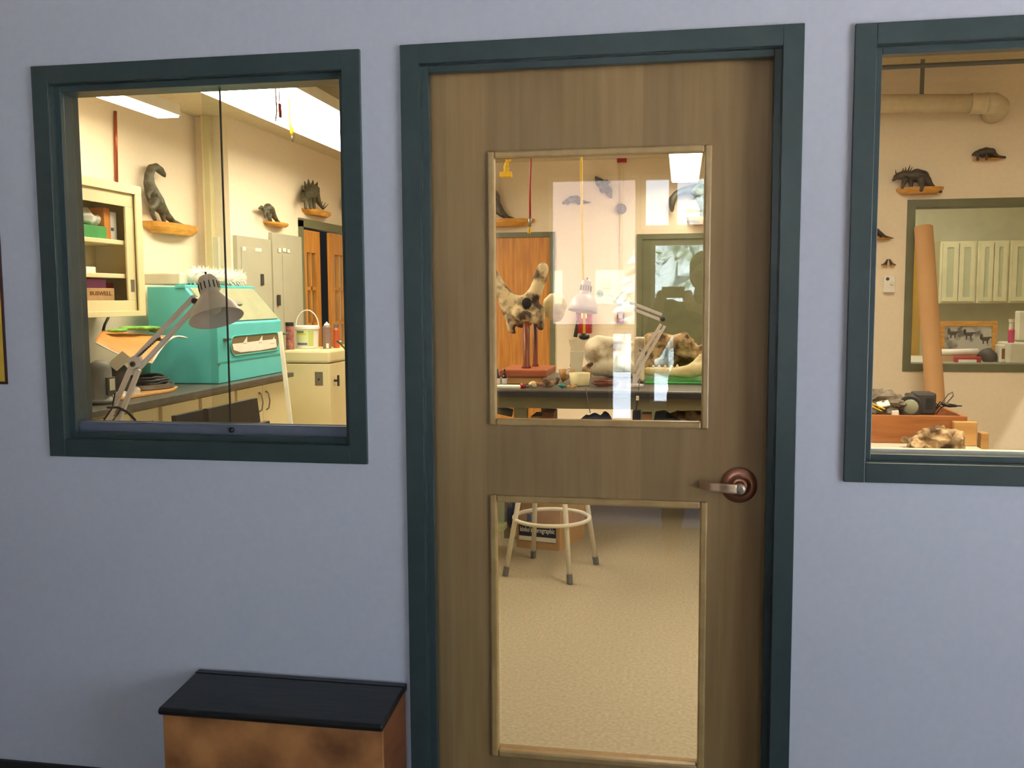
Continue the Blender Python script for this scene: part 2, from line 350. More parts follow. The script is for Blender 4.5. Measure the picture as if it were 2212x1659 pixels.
# baseboards
struct(MB().box(-3.5, DW[0], YW-.012, YW, 0, .098).box(DW[1], 2.8, YW-.012, YW, 0, .098).build('baseboard_front', 'rubber', bev=.003))

# ---- window_1 : left interior window with two sliding panes
def hollow_frame(g, R, m='frame', bottom=True, yf=2.447, stop=2.476, stop2=2.515, back=2.585, w=.05, sides=True):
    x0, x1, z0, z1 = R; zb = z0 if bottom else 0
    MB().ring(x0, x1, zb, z1, w, yf, YW+.001, bottom).build('casing', m, g, bev=.0015)
    MB().ring(x0+w-.012, x1-w+.012, zb+(w-.012 if bottom else 0), z1-w+.012, .013, YW-.002, back-.004, bottom).build('jamb', m, g)
    MB().ring(x0+w-.001, x1-w+.001, zb+(w-.001 if bottom else 0), z1-w+.001, .019, stop, stop2, bottom).build('stop', m, g, bev=.0015)
    MB().ring(x0, x1, zb, z1, w, YB-.001, back, bottom).build('inner_casing', m, g, bev=.0015)
g1 = struct(empty('window_1', (-1.32, YW, LW[2])))
hollow_frame(g1, LW, stop2=2.492)
xi0, xi1, zi0, zi1 = LW[0]+.0505, LW[1]-.0505, LW[2]+.0505, LW[3]-.0505
xa = PY(486, 550, 2.553).x; xb = PY(448, 550, 2.523).x
tz = PY(400, 913, 2.52).z
MB().box(xi0, xi1, 2.505, 2.568, zi0, tz-.006).box(xi0, xi1, 2.505, 2.515, tz-.006, tz).box(xi0, xi1, 2.534, 2.54, tz-.006, tz).build('bottom_track', 'alu', g1, bev=.001)
MB().box(xi0, xi1, 2.505, 2.568, zi1-.014, zi1).build('top_track', 'frame', g1)
MB().box(xi0+.002, xa, 2.550, 2.555, tz-.006, zi1-.012).build('sliding_pane', 'glass2', g1)
MB().box(xb, xi1-.002, 2.521, 2.526, tz-.006, zi1-.012).build('sliding_pane', 'glass2', g1)
MB().box(xa-.0005, xa+.0022, 2.549, 2.556, tz-.006, zi1-.012).build('pane_edge', 'rubber', g1, label='dark ground edge of the sliding pane')
lk = PY(503, 928, 2.51)
MB().lathe([(.006, 0), (.008, .004), (.008, .014), (.005, .018)], (lk.x, 2.512, lk.z), (0, -1, 0)).build('lock_knob', 'black', g1, smooth=True)
# ---- window_2 : right interior window
g2 = struct(empty('window_2', (.96, YW, RW[2])))
hollow_frame(g2, RW)
xi0, xi1, zi0, zi1 = RW[0]+.0505, RW[1]-.0505, RW[2]+.0505, RW[3]-.0505
MB().box(xi0, xi1, 2.535, 2.541, zi0+.002, zi1-.002).build('pane', 'glass', g2)
MB().box(xi0, xi1, 2.53, 2.56, zi0, zi0+.022).build('glazing_sill', 'offwhite', g2, label='pale glazing bead along the bottom')
# ---- door_1 : maple door with two lites
g3 = struct(empty('door_1', (-.22, YW, 0)))
hollow_frame(g3, DW, bottom=False, stop2=2.50)
SY0, SY1 = 2.53, 2.575
sx0, sx1, sz0, sz1 = DW[0]+.053, DW[1]-.053, .008, DW[3]-.053
ug = (PY(1068, 620, SY0).x, PY(1523, 620, SY0).x, PY(1300, 912, SY0).z, PY(1300, 331, SY0).z)
lg = (PY(1068, 1300, SY0).x, PY(1515, 1300, SY0).x, PY(1290, 1639, SY0).z, PY(1290, 1086, SY0).z)
gx0, gx1 = (ug[0]+lg[0])/2, (ug[1]+lg[1])/2
HO = [(gx0, gx1, ug[2], ug[3]), (gx0, gx1, lg[2], lg[3])]
s = wall_cells('slab', 'maple', 'y', SY0, SY1, [sx0, gx0, gx1, sx1], [sz0, lg[2], lg[3], ug[2], ug[3], sz1], HO)
del s['kind']; s.parent = g3; s.location = WORG[s]-WORG[g3]; s['label'] = 'pale maple veneer door slab'
MB().box(sx0-.001, sx0+.004, 2.502, SY0, 0, sz1).box(sx1-.004, sx1+.001, 2.502, SY0, 0, sz1).box(sx0, sx1, 2.502, SY0, sz1-.004, sz1).build('weather_seal', 'rubber', g3)
for h in HO:
    z0, z1 = h[2], h[3]
    pb = MB().ring(gx0-.013, gx1+.013, z0-.013, z1+.013, .019, SY0-.009, SY0+.016)
    bd = pb.build('glazing_bead', 'bead', g3, bev=.0045)
    MB().box(gx0, gx1, SY0+.02, SY0+.026, z0, z1).build('pane', 'glassd', g3)
# lever
hc = PY(1597, 1049, SY0-.01)
hs = empty('door_lever', (hc.x, SY0, hc.z)); hs.parent = g3; hs.location = Vector((hc.x, SY0, hc.z))-WORG[g3]
MB().lathe([(.047, 0), (.047, .003), (.043, .007), (.032, .010), (.022, .011), (.022, .016), (.017, .018)], (hc.x, SY0, hc.z), (0, -1, 0), seg=48).build('rose', 'bronze', hs, smooth=True)
MB().lathe([(.014, 0), (.014, .03)], (hc.x, SY0-.016, hc.z), (0, -1, 0)).build('spindle', 'bronze', hs, smooth=True)
pl = []
n = 18
b = MB()
def lev(i, j):
    t = i; x = hc.x+.002-.106*t; y = SY0-.052+.022*max(0, t-.15)**1.3-(.006*math.sin(min(1, t*2)*math.pi)); h = .0125*(1-.12*t)
    return (x, y+(.028*max(0, (t-.72)/.28)**1.5), hc.z-.001+(j-.5)*2*h)
b.grid(lev, 26, 4, th=(0, .009, 0)).build('lever_arm', 'satin', hs, bev=.003, smooth=True)
MB().lathe([(.0135, 0), (.0135, .014)], (hc.x, SY0-.0415, hc.z-.001), (0, -1, 0), seg=40).build('lever_hub', 'satin', hs, smooth=True)
MB().lathe([(.0078, 0), (.0078, .003), (.006, .0034)], (hc.x, SY0-.0555, hc.z-.001), (0, -1, 0)).box(hc.x-.0008, hc.x+.0008, SY0-.0597, SY0-.0588, hc.z-.004, hc.z+.004).build('key_cylinder', 'steel', hs)

# ---- window_3 : annex window with olive frame
g4 = struct(empty('window_3', (AW[0], 6.5, AW[2])))
MB().ring(AW[0], AW[1], AW[2], AW[3], .05, 6.488, 6.502).build('casing', 'olive', g4, bev=.002)
MB().ring(AW[0]+.035, AW[1]-.035, AW[2]+.035, AW[3]-.035, .016, 6.5, 6.63).build('jamb', 'olive', g4)
MB().box(AW[0]+.05, AW[1]-.05, 6.55, 6.556, AW[2]+.05, AW[3]-.05).build('pane', 'glass', g4)
# ---- door_2 : orange oak door on far wall, door_3 : olive door beside it
YF = 10.1
def far_door(nm, xl, xr, zt, mm, hx):
    g = struct(empty(nm, ((xl+xr)/2, YF, 0)))
    MB().ring(xl, xr, 0, zt, .055, YF-.03, YF, False).build('casing', 'olive', g, bev=.003)
    MB().box(xl+.055, xr-.055, YF-.012, YF, .01, zt-.055).build('slab', mm, g)
    MB().lathe([(.028, 0), (.028, .006), (.012, .01), (.012, .04), (.026, .045), (.028, .06), (.018, .07)], (hx, YF-.012, 1.0), (0, -1, 0)).build('door_knob', 'steel', g, smooth=True)
    return g
oz = PY(1130, 502, YF).z
far_door('door_2', PY(1199, 500, YF).x-1.02, PY(1199, 500, YF).x, oz, 'orangewood', PY(1199, 500, YF).x-.94)
gx = PY(1376, 560, YF).x
far_door('door_3', gx, .90, PY(1450, 505, YF).z, 'olive', PY(1390, 715, YF).x)
# ---- door_4 / door_5 : latticed oak double doors in the left wall
g = struct(empty('door_4', (-3.53, 9.1, 0)))
b = MB(); b.box(-3.56, -3.5, 8.44, 8.50, 0, 2.22).box(-3.56, -3.5, 9.72, 9.78, 0, 2.22).box(-3.56, -3.5, 8.44, 9.78, 2.16, 2.24)
b.build('casing', 'olive', g)
def lattice(g, a, bb, nx):
    """lattice leaf from point a to b (xy), height 2.15"""
    a, bb = Vector(a), Vector(bb); t = (bb-a); L = t.length; t.normalize(); nrm = Vector((t.y, -t.x))
    def bx(M_, s0, s1, z0, z1, th):
        c = a+t*(s0+s1)/2; M_.obox((c.x, c.y, (z0+z1)/2), (t.x*(s1-s0)/2, t.y*(s1-s0)/2, 0), (nrm.x*th/2, nrm.y*th/2, 0), (0, 0, (z1-z0)/2))
    f = MB(); bx(f, 0, .11, 0, 2.14, .04); bx(f, L-.11, L, 0, 2.14, .04); bx(f, .11, L-.11, 1.93, 2.14, .04); bx(f, .11, L-.11, 0, .9, .038)
    w = (L-.22)/nx
    for i in range(1, nx): bx(f, .11+w*i-.014, .11+w*i+.014, .9, 1.93, .03)
    for k in range(1, 3): z = .9+1.03*k/3; bx(f, .11, L-.11, z-.016, z+.016, .03)
    f.build('leaf', 'orangewood', g)
    p = MB(); bx(p, .11, L-.11, .9, 1.93, .006); p.build('pane', 'glass', g)
lattice(g, (-3.54, 8.5), (-3.54, 8.5+.45), 2)
g5 = struct(empty('door_5', (-3.49, 9.4, 0)))
lattice(g5, (-3.47, 9.06), (-3.50, 9.72), 3)
MB().box(-3.45, -3.43, 9.09, 9.13, .98, 1.2).lathe([(.02, 0), (.03, .04), (.02, .06)], (-3.43, 9.11, 1.05), (1, 0, 0)).build('door_handle', 'steel', g5)

# ================================================================== OUTSIDE (seen in the reflections)
gr = MB().box(-90, 90, -90, -2.02, -.6, -.12).box(3.0, 90, -2.02, 60, -.6, -.12)
tag(gr.build('snow_ground', 'snow'), 'snow covered ground outside, seen reflected in the door glass', 'snow')['kind'] = 'stuff'
b = MB().box(-15, -1.75, -41, -35, -.12, 7.4); bo = empty('added_building', (-8, -38, -.12), 'building made up outside for the bright pinkish panel reflected in the door glass', 'building')  # invented block that supplies the pinkish brightness in the door reflection
b.build('facade', 'stucco', bo); MB().prism([(-41.4, 7.41), (-34.5, 7.41), (-38, 8.8)], 'x', -15.3, -1.6).build('roof', 'snow', bo)
for i in range(5): MB().box(-14+2.6*i, -12.8+2.6*i, -35.06, -34.98, 1.2, 2.6).build('window', 'panelgrey', bo)
def fir(x, y, h, r, lab):
    e = empty('fir_tree', (x, y, -.12), lab, 'tree', 'firs outside')
    MB().lathe([(.14, .002), (.12, h*.3), (.03, h*.95)], (x, y, -.12), seg=10).build('trunk', 'dark', e)
    b = MB()
    for L in range(12):
        t = L/12; rr = r*(1-t)**.9+.12; z = h*(.2+.76*t)
        for k in range(13):
            a = 2*math.pi*k/13+L*.7+random.random()*.3; q = rr*(.8+.35*random.random())
            c = Vector((x+math.cos(a)*q*.55, y+math.sin(a)*q*.55, z-.15-q*.18))
            b.tube([(x, y, z+.1), c, (x+math.cos(a)*q, y+math.sin(a)*q, z-.1-q*.4)], [.05, q*.2+.08, .02], 7)
    b.build('foliage', 'fir', e)
fir(.45, -15.5, 4.3, 1.8, 'nearest snowy fir outside, reflected in the glass over the olive door')
fir(-1.0, -23.5, 4.0, 1.2, 'small snowy fir outside beside the tallest one')
fir(5.0, -17.5, 7.5, 2.0, 'tallest snowy fir outside at the right')
# ================================================================== LIGHT FIXTURES
def fixture(x0, x1, y0, y1, z, lab, lens='lens'):
    e = empty('ceiling_light', ((x0+x1)/2, (y0+y1)/2, z), lab, 'ceiling light', 'fluorescent lab fixtures')
    MB().prism([(x0, z), (x0+.01, z+.075), (x1-.01, z+.075), (x1, z)], 'y', y0, y1).build('housing', 'housing', e)
    MB().box(x0+.012, x1-.012, y0+.01, y1-.01, z-.012, z-.001).build('diffuser', lens, e)
    for yy in (y0+.3, y1-.3): MB().box((x0+x1)/2-.006, (x0+x1)/2+.006, yy-.006, yy+.006, z+.07, CZ).build('hanger', 'steel', e)
    return e
fixture(-2.78, -2.2, 5.0, 8.6, 2.70, 'wide glaring fluorescent fixture running back over the left counter')
fixture(-3.45, -3.28, 4.1, 5.93, 2.70, 'small bright fixture corner at top left of the left window')
fixture(-.12, .15, 6.2, 9.8, 2.64, 'bright narrow fixture seen at top right of the door glass')
fixture(.8, 1.5, 2.75, 4.7, 2.70, 'unseen fixture added over the crates to light the right side of the lab')  # kept out of view, added to brighten the right wall
fixture(1.9, 2.3, 7.2, 9.2, 2.70, 'fixture in the annex room behind the olive window', 'lens2')
# ---- pixel measured boxes on planes facing +x or -y
def xbox(b, u0, v0, u1, v1, X, dep):
    um, vm = (u0+u1)/2, (v0+v1)/2
    return b.box(X-dep, X, PX(u0, vm, X).y, PX(u1, vm, X).y, PX(um, v0, X).z, PX(um, v1, X).z)
def ybox(b, u0, v0, u1, v1, Y, dep):
    um, vm = (u0+u1)/2, (v0+v1)/2
    return b.box(PY(u0, vm, Y).x, PY(u1, vm, Y).x, Y, Y+dep, PY(um, v0, Y).z, PY(um, v1, Y).z)
def creature(name, label, chains, plane, P, mt='dino', vox=.0045, shelf=None, group='dinosaur models on the walls', parts=(), off=.06, rs=1.3):
    """P = wall coordinate; chains: lists of (u, v, r_px, extra offset from the wall)"""
    def W_(u, v, o):
        return PX(u, v, P+o) if plane == 'x' else PY(u, v, P-o)
    allp = [W_(n[0], n[1], off) for c in chains for n in c]
    base = Vector((sum(p.x for p in allp)/len(allp), sum(p.y for p in allp)/len(allp), min(p.z for p in allp)))
    e = empty(name, base, label, 'dinosaur model', group)
    def mk(cs):
        b = MB()
        for c in cs:
            pts = [W_(n[0], n[1], off+(n[3] if len(n) > 3 else 0)) for n in c]; rr = [n[2]*p.y/2048*rs for n, p in zip(c, pts)]
            b.tube(pts, rr, 10)
            for p, r in zip(pts, rr): b.ell(p, r*1.0, 10, 7)
        return b
    mk(chains).build('body', mt, e, remesh=vox)
    for pn, cs in parts:
        for c in cs: mk([c]).build(pn, mt, e, smooth=True)
    if shelf:
        u0, v0, u1, v1 = shelf; n = 14; vt = (v0+v1)/2; poly = []
        t = abs(W_(u0, v0, 0).z-W_(u0, v0+(v1-v0)*.0+8, 0).z)
        A, B = W_(u0, v0, 0), W_(u1, v0 if plane == 'y' else v0+(u1-u0)*(630-v0)/(1450-u0), 0)
        zt = (A.z+B.z)/2; h = abs(W_((u0+u1)/2, v1, 0).z-zt); b = MB(); vs = []
        m = 16
        for lay, (sc, zz) in enumerate(((1, 0), (.97, -.45), (.72, -1))):
            for i in range(m+1):
                a = math.pi*i/m; s = -math.cos(a); w = math.sin(a)**.6*off*1.7*(.6+.4*sc)
                mid = (A+B)/2; hf = (B-A)/2; p = mid+hf*s*sc; p.z = zt+zz*h
                p = p+(Vector((w, 0, 0)) if plane == 'x' else Vector((0, -w, 0))); vs.append(p)
        w_ = m+1; fs = [(l*w_+i, l*w_+i+1, (l+1)*w_+i+1, (l+1)*w_+i) for l in range(2) for i in range(m)]
        fs += [tuple(range(w_))[::-1], tuple(2*w_+i for i in range(w_))]
        fs += [(0, w_, 2*w_, 2*w_+m, w_+m, m)]
        b.add(vs, fs).build('wood_mount', 'shelf', e)
    return e
XL = -3.8; XM = -3.53
creature('dinosaur_model', 'upright meat-eating dinosaur model on the wall beside the wall cabinet',
 [[(353,376,4.6),(346,368,6.4),(337,361,6.5),(327,364,7),(322,378,7.5),(322,396,9),(329,418,12),(338,436,13),(345,446,10.5),(360,465,6.5),(374,479,4.6),(392,487,3.6),(411,492,2)],
  [(334,437,9,.02),(328,450,6,.03),(329,462,4,.03),(334,473,3.4,.03)], [(346,444,9,-.01),(350,458,6,0),(352,470,4,0),(355,479,3.4,0)],
  [(327,412,4,.03),(321,420,2.4,.04),(323,427,2,.05)], [(335,410,4,-.02),(341,418,2.4,0),(338,425,2,0)], [(350,371,3),(356,381,2.2)]], 'x', XL, shelf=(305,477,415,507), off=.075, rs=1.45)
creature('dinosaur_model', 'plated dinosaur model with spiked tail above the latticed wooden doors',
 [[(655,432,4,.03),(659,424,7,.02),(668,414,12),(678,412,11),(683,424,7),(690,440,4),(698,451,2)],
  [(661,425,5,.03),(660,438,3,.04),(660,449,2.6,.04)], [(668,425,5,.02),(670,438,3.2,.02),(671,449,2.6,.02)], [(676,424,5,0),(678,438,3.4,0),(679,451,2.8,0)]], 'x', XM, shelf=(651,450,703,467), off=.07,
 parts=[('back_plate', [[(657,414,3.4),(652,401,.8)], [(662,407,4),(658,392,.8)], [(668,403,4.4),(666,388,.8)], [(675,402,4.2),(676,390,.8)], [(681,405,4),(686,394,.8)], [(684,413,3.4),(690,406,.8)]]),
        ('tail_spike', [[(693,447,1.4),(697,435,.4)], [(697,449,1.4),(704,437,.4)], [(699,451,1.4),(709,441,.4)]])])
creature('dinosaur_model', 'small duck-billed dinosaur model above the first grey electrical panel',
 [[(560,450,2),(565,448,3.6),(569,453,3.4),(573,452,5),(579,449,8),(585,454,7.6),(590,464,5.5),(597,475,3.6),(607,484,1.6)],
  [(573,456,3.4,.02),(572,464,2.2,.02),(573,470,1.7,.02)], [(584,460,4.4,0),(583,469,3,0),(586,478,2.2,0)], [(578,458,4,.03),(579,469,2.6,.03),(582,476,2,.03)]], 'x', XM, shelf=(568,478,611,490), off=.06)
creature('dinosaur_model', 'dinosaur model cut off by the right edge of the left window frame',
 [[(743,446,3),(744,440,5),(748,436,7),(755,442,6),(765,456,3)], [(746,444,4),(745,454,2.4),(745,462,2)], [(752,446,4),(753,458,2.4),(753,466,2)]], 'x', XM, shelf=(741,461,770,471), off=.06)
YF_ = 10.1
creature('dinosaur_model', 'long tail of a dinosaur model over the orange oak door',
 [[(1010,395,15),(1035,410,22),(1058,430,18),(1072,447,10),(1084,461,6.5),(1097,471,4),(1115,475,2.8),(1142,477,1.6)], [(1040,430,10),(1044,455,6),(1044,474,5)], [(1020,425,9),(1022,455,6),(1020,474,5)], [(1010,395,9),(995,380,8),(985,372,6)]], 'y', YF_, vox=.012, shelf=(1005,475,1156,491), off=.12)
creature('dinosaur_model', 'long-necked dinosaur model over the olive door, partly behind the bright fixture',
 [[(1452,455,3),(1451,445,5),(1452,432,6.5),(1460,420,5.5),(1475,412,6),(1492,410,8),(1512,414,14),(1535,425,17),(1556,440,11),(1580,462,5),(1600,472,2)],
  [(1515,425,8,.03),(1518,450,5,.03),(1518,470,4.4,.03)], [(1538,430,9,0),(1540,455,5.5,0),(1540,470,4.6,0)]], 'y', YF_, vox=.012, shelf=(1482,470,1600,486), off=.12)
creature('dinosaur_model', 'low spiny-backed dinosaur model high on the far wall left of the yellow cord',
 [[(1217,439,2.5),(1224,435,4),(1233,431,6),(1244,430,6.4),(1253,433,5),(1262,437,2.6),(1276,437,1.4)], [(1228,434,3),(1227,441,2)], [(1248,434,3),(1250,441,2)]], 'y', YF_, vox=.009, off=.03)
creature('dinosaur_model', 'grey flying reptile model slanting on the far wall by the door',
 [[(1288,384,3),(1295,394,7),(1305,404,8),(1314,413,7),(1321,428,1.6)], [(1300,398,4),(1312,392,3),(1318,394,1.4)], [(1308,408,4),(1300,414,3),(1296,411,1.4)]], 'y', YF_, vox=.009, off=.03)
YR_ = 6.5
creature('dinosaur_model', 'horned and frilled dinosaur model above the corner of the annex window',
 [[(1930,389,2.5),(1935,383,5),(1943,380,7),(1953,378,9),(1965,380,9),(1980,379,12.5),(1993,382,12),(2002,390,8.5),(2010,400,5.5),(2020,409,4),(2032,414,2.8)],
  [(1956,388,6,.03),(1951,398,4,.04),(1949,405,3,.04)], [(1966,388,6,0),(1968,400,4,0),(1966,408,3.4,0)], [(1990,388,8,.03),(1992,402,4.6,.04),(1990,410,4,.04)], [(1998,388,8,0),(2000,398,4.4,0),(1999,408,3.4,0)]], 'y', YR_, 'dinob', vox=.0035, rs=1.1, shelf=(1935,407,2036,421), off=.07,
 parts=[('horn', [[(1937,381,1.8),(1934,367,.4)], [(1950,371,1.6),(1951,363,.4)], [(1957,371,1.8),(1956,361,.4)], [(1961,371,1.8),(1966,357,.4)], [(1963,374,1.6),(1971,361,.4)]])])
creature('dinosaur_model', 'armoured dinosaur model with humped back at upper right of the annex wall',
 [[(2102,334,2.6),(2108,332,4.6),(2118,330,7),(2130,328,8.4),(2142,329,7.6),(2149,335,5),(2157,339,3.2),(2171,340,2.2)],
  [(2112,335,3,.03),(2112,345,2.4,.03)], [(2121,335,3,0),(2121,343,2.2,0)], [(2131,335,3,.03),(2131,344,2.2,.03)], [(2138,335,3,0),(2139,343,2.2,0)]], 'y', YR_, 'dinob', vox=.003, rs=1.1, shelf=(2100,345,2160,348), off=.05)
creature('dinosaur_model', 'small long-tailed dinosaur model cut off by the right window frame',
 [[(1874,500,4),(1884,499,6),(1893,500,5.4),(1902,505,3.4),(1912,511,2),(1930,515,1)], [(1891,503,2.6),(1893,512,1.6)], [(1898,505,2.6),(1903,512,1.6)]], 'y', YR_, 'dinob', vox=.004, shelf=(1870,515,1925,518), off=.04)
for k, (s, lab) in enumerate(((1, 'tiny left dinosaur figure facing its twin above the thermostat'), (-1, 'tiny right dinosaur figure facing its twin above the thermostat'))):
    cx = 1919.5
    f = lambda du: cx-s*du
    creature('dinosaur_model', lab, [[(f(2),561,1.4),(f(3.6),563,1.7),(f(5),567,2.2),(f(9),570,1.5),(f(16),572.5,.8)], [(f(5),568,1.4),(f(4),573,1)]], 'y', YR_, 'dinob', vox=.003, off=.03, shelf=(min(f(1), f(14)),573,max(f(1), f(14)),575))

# ================================================================== LEFT SIDE OF THE LAB
# electrical panels
def panel(u0, u1, v0, lab, seams, tags, hnd):
    y0, y1 = PX(u0, 520, XM).y, PX(u1, 520, XM).y; zt = PX((u0+u1)/2, v0, XM).z
    e = empty('electrical_panel', (XM, (y0+y1)/2, .95), lab, 'electrical panel', 'grey electrical panels')
    MB().box(XM, XM+.035, y0, y1, .95, zt).build('enclosure', 'panelgrey', e, bev=.003)
    s0, s1 = y0+(y1-y0)*seams[0], y0+(y1-y0)*seams[1]
    MB().box(XM+.035, XM+.042, s0, s1, .98, zt-seams[2]).build('door', 'panelgrey', e, bev=.002)
    for (ua, va, ub, vb) in tags: xbox(MB(), ua, va, ub, vb, XM+.0445, .003).build('name_tag', 'paper', e)
    xbox(MB(), *hnd, XM+.055, .014).build('latch', 'dark', e, bev=.002)
panel(503, 577, 513, 'wide grey electrical panel nearest the corner jog', (.1, .92, .09), [(525,533,531,541), (552,536,565,543)], (566,592,571,616))
panel(580, 644, 507, 'taller grey electrical panel beside the latticed doors', (.3, .78, .18), [(602,536,607,545), (611,536,618,544), (621,539,626,546)], (602,637,607,660))
# conduit on the jog
e = empty('conduit', (PY(452, 500, 7.05).x, 7.05, 0), 'cream painted conduit running up the wall jog behind the turquoise machine', 'conduit')
cx_ = PY(452, 500, 7.04).x
MB().box(cx_-.033, cx_+.033, 7.02, 7.08, 1.0, CZ).build('channel', 'enamel', e, bev=.004)
MB().box(cx_+.03, cx_+.075, 7.035, 7.08, 1.0, 1.98).build('junction_strip', 'offwhite', e, bev=.004)
tag(MB().tube([PX(249,240,-3.785), PX(250,300,-3.785), PX(252,394,-3.785)], .011, 10).build('copper_pipe', 'copper', smooth=True), 'thin reddish pipe dropping to the top of the wall cabinet', 'pipe')
# ---- wall cabinet
XF = -3.45
cy1 = PX(310, 550, XF).y; cz0 = PX(315, 682, XF).z; cz1 = PX(300, 403, XF).z
ca = empty('wall_cabinet', (-3.62, 5.0, cz0), 'cream metal wall cabinet with open front and shelves', 'cabinet')
hy1 = PX(272, 550, XF-.03).y; hz1 = PX(260, 445, XF-.03).z; hz0 = PX(260, 649, XF-.03).z
iy1 = PX(294, 550, XF-.01).y
MB().box(-3.8, -3.78, 4.2, cy1, cz0, cz1).box(-3.78, XF, cy1-.02, cy1, cz0, cz1).box(-3.78, XF, 4.2, 4.22, cz0, cz1).box(-3.78, XF, 4.22, cy1-.02, cz1-.02, cz1).box(-3.78, XF, 4.22, cy1-.02, cz0, cz0+.02).build('carcass', 'enamel', ca, bev=.002)
fr = MB()
for (a, b_, c, d) in ((4.2, cy1, cz1-.055, cz1), (4.2, cy1, cz0, cz0+.035), (iy1, cy1, cz0+.035, cz1-.055)): fr.box(XF-.01, XF+.002, a, b_, c, d)
fr.build('face_frame', 'enamel', ca, bev=.002)
fr = MB()
for (a, b_, c, d) in ((4.22, iy1+.01, hz1, cz1-.04), (4.22, iy1+.01, cz0+.02, hz0), (hy1, iy1+.01, hz0, hz1)): fr.box(XF-.035, XF-.022, a, b_, c, d)
dr = fr.build('sliding_door', 'enamel', ca, bev=.002)
xbox(MB(), 284, 604, 291, 630, XF-.018, .004).build('finger_pull', 'steel', dr)
for v in (518, 591):
    z = PX(250, v, XF-.05).z; MB().box(-3.78, XF-.045, 4.22, cy1-.02, z-.028, z).build('shelf', 'enamel', ca, bev=.004)
sz = [PX(250, 509, XF-.05).z+.0, PX(250, 582, XF-.05).z]
def on_shelf(nm, u0, v0, u1, lab, cat, mt, zbase, X=-3.56, dep=.16, bev=.004):
    y0, y1 = PX(u0, v0, X).y, PX(u1, v0, X).y; z1 = PX((u0+u1)/2, v0, X).z
    return tag(MB().box(X-dep, X, y0, y1, zbase, z1).build(nm, mt, bev=bev), lab, cat)
ZS1 = PX(250, 518, XF-.05).z; ZS2 = PX(250, 591, XF-.05).z; ZS0 = cz0+.02
on_shelf('plastic_bin', 168, 486, 230, 'green plastic bin on the top shelf of the wall cabinet', 'bin', 'green', ZS1, -3.53)
b = MB()
for (u, v, r) in ((190,472,.05), (203,474,.045), (213,478,.03), (180,466,.06)):
    p = PX(u, v, -3.62); b.ell(p, (r, r*1.1, r*.8), 12, 8, jit=.5, js=25)
tag(b.build('plastic_bag', 'white', remesh=.008), 'crumpled white plastic bags heaped in the green bin', 'bag')
bk = on_shelf('book', 224, 449, 237, 'orange spined book upright beside the green bin', 'book', 'kraft', ZS1)
bk = on_shelf('book', 238, 458, 251, 'white spined book with small blue emblem beside the orange book', 'book', 'paper', ZS1)
WORG[bk] = WORG[bk]; q = xbox(MB(), 240, 492, 246, 499, -3.5585, .001).build('emblem', 'blue', bk)
on_shelf('small_box', 186, 576, 207, 'small white box on the lower shelf of the wall cabinet', 'box', 'white', ZS2, -3.56)
cb = on_shelf('cardboard_box', 170, 622, 247, 'low cardboard box with printed lettering at the bottom of the wall cabinet', 'box', 'card', ZS0, -3.54, .2)
pt = PX(218, 634, -3.539); text('BUSWELL', .035, (-3.5385, pt.y, pt.z), (math.pi/2, 0, math.pi/2), 'oakside', cb, sx=1.5)
ztop = max((cb.matrix_basis @ Vector(c)).z for c in cb.bound_box)
on_shelf('packet', 172, 602, 229, 'purple packet lying on the cardboard box in the cabinet', 'packet', 'purple', ztop, -3.56, .14)
on_shelf('packet', 230, 611, 246, 'dark red packet beside the purple packet', 'packet', 'redhose', ztop, -3.60, .1)

# ---- base cabinets and worktop along the left wall
XC = -3.07
def wy(u, v=880): return PX(u, v, XC).y
tag(MB().box(-3.8, -3.02, 3.2, 7.06, .875, .91).build('worktop', 'benchtop', bev=.004), 'long dark grey worktop along the left wall', 'worktop')
units = [(3.2, wy(283), 'cream drawer base cabinet behind the clamp lamp', 'd'), (wy(283), wy(346), 'cream base cabinet with a drawer left of the dark boards', 'd'), (wy(346), wy(433), 'cream base cabinet with a door above the dark boards', 's'),
         (wy(433), wy(511), 'cream base cabinet with a door left of the two bow handles', 's'), (wy(511), 7.06, 'cream double-door base cabinet with two bow handles', 'p')]
for y0, y1, lab, kd in units:
    e = empty('base_cabinet', (-3.43, (y0+y1)/2, 0), lab, 'cabinet', 'base cabinets on the left wall')
    MB().box(-3.79, XC-.022, y0+.001, y1-.001, .1, .875).box(-3.79, XC-.08, y0+.001, y1-.001, 0, .1).build('body', 'enamel', e)
    def front(nm, a, b_, c, d):
        return MB().box(XC-.022, XC, a, b_, c, d).build(nm, 'enamel', e, bev=.002)
    def hnd(par, y, z0, z1):
        MB().tube([(XC, y, z0), (XC+.02, y, z0+.012), (XC+.03, y, (z0+z1)/2), (XC+.02, y, z1-.012), (XC, y, z1)], .006, 8).build('handle', 'steel', par, smooth=True)
    g_ = .022
    if kd == 'd':
        d = front('drawer', y0+g_, y1-g_, .70, .85); MB().tube([(XC, (y0+y1)/2-.06, .775), (XC+.028, (y0+y1)/2-.03, .775), (XC+.028, (y0+y1)/2+.03, .775), (XC, (y0+y1)/2+.06, .775)], .006, 8).build('handle', 'steel', d, smooth=True)
        front('drawer', y0+g_, y1-g_, .42, .685); front('drawer', y0+g_, y1-g_, .12, .405)
    elif kd == 's':
        d = front('door', y0+g_, y1-g_, .12, .85); hnd(d, y1-.08, .50, .62)
    else:
        ym = wy(567, 850); d1 = front('door', y0+g_, ym-.003, .12, .85); d2 = front('door', ym+.003, y1-g_, .12, .85)
        hnd(d1, ym-.06, .66, .80); hnd(d2, ym+.06, .66, .80)
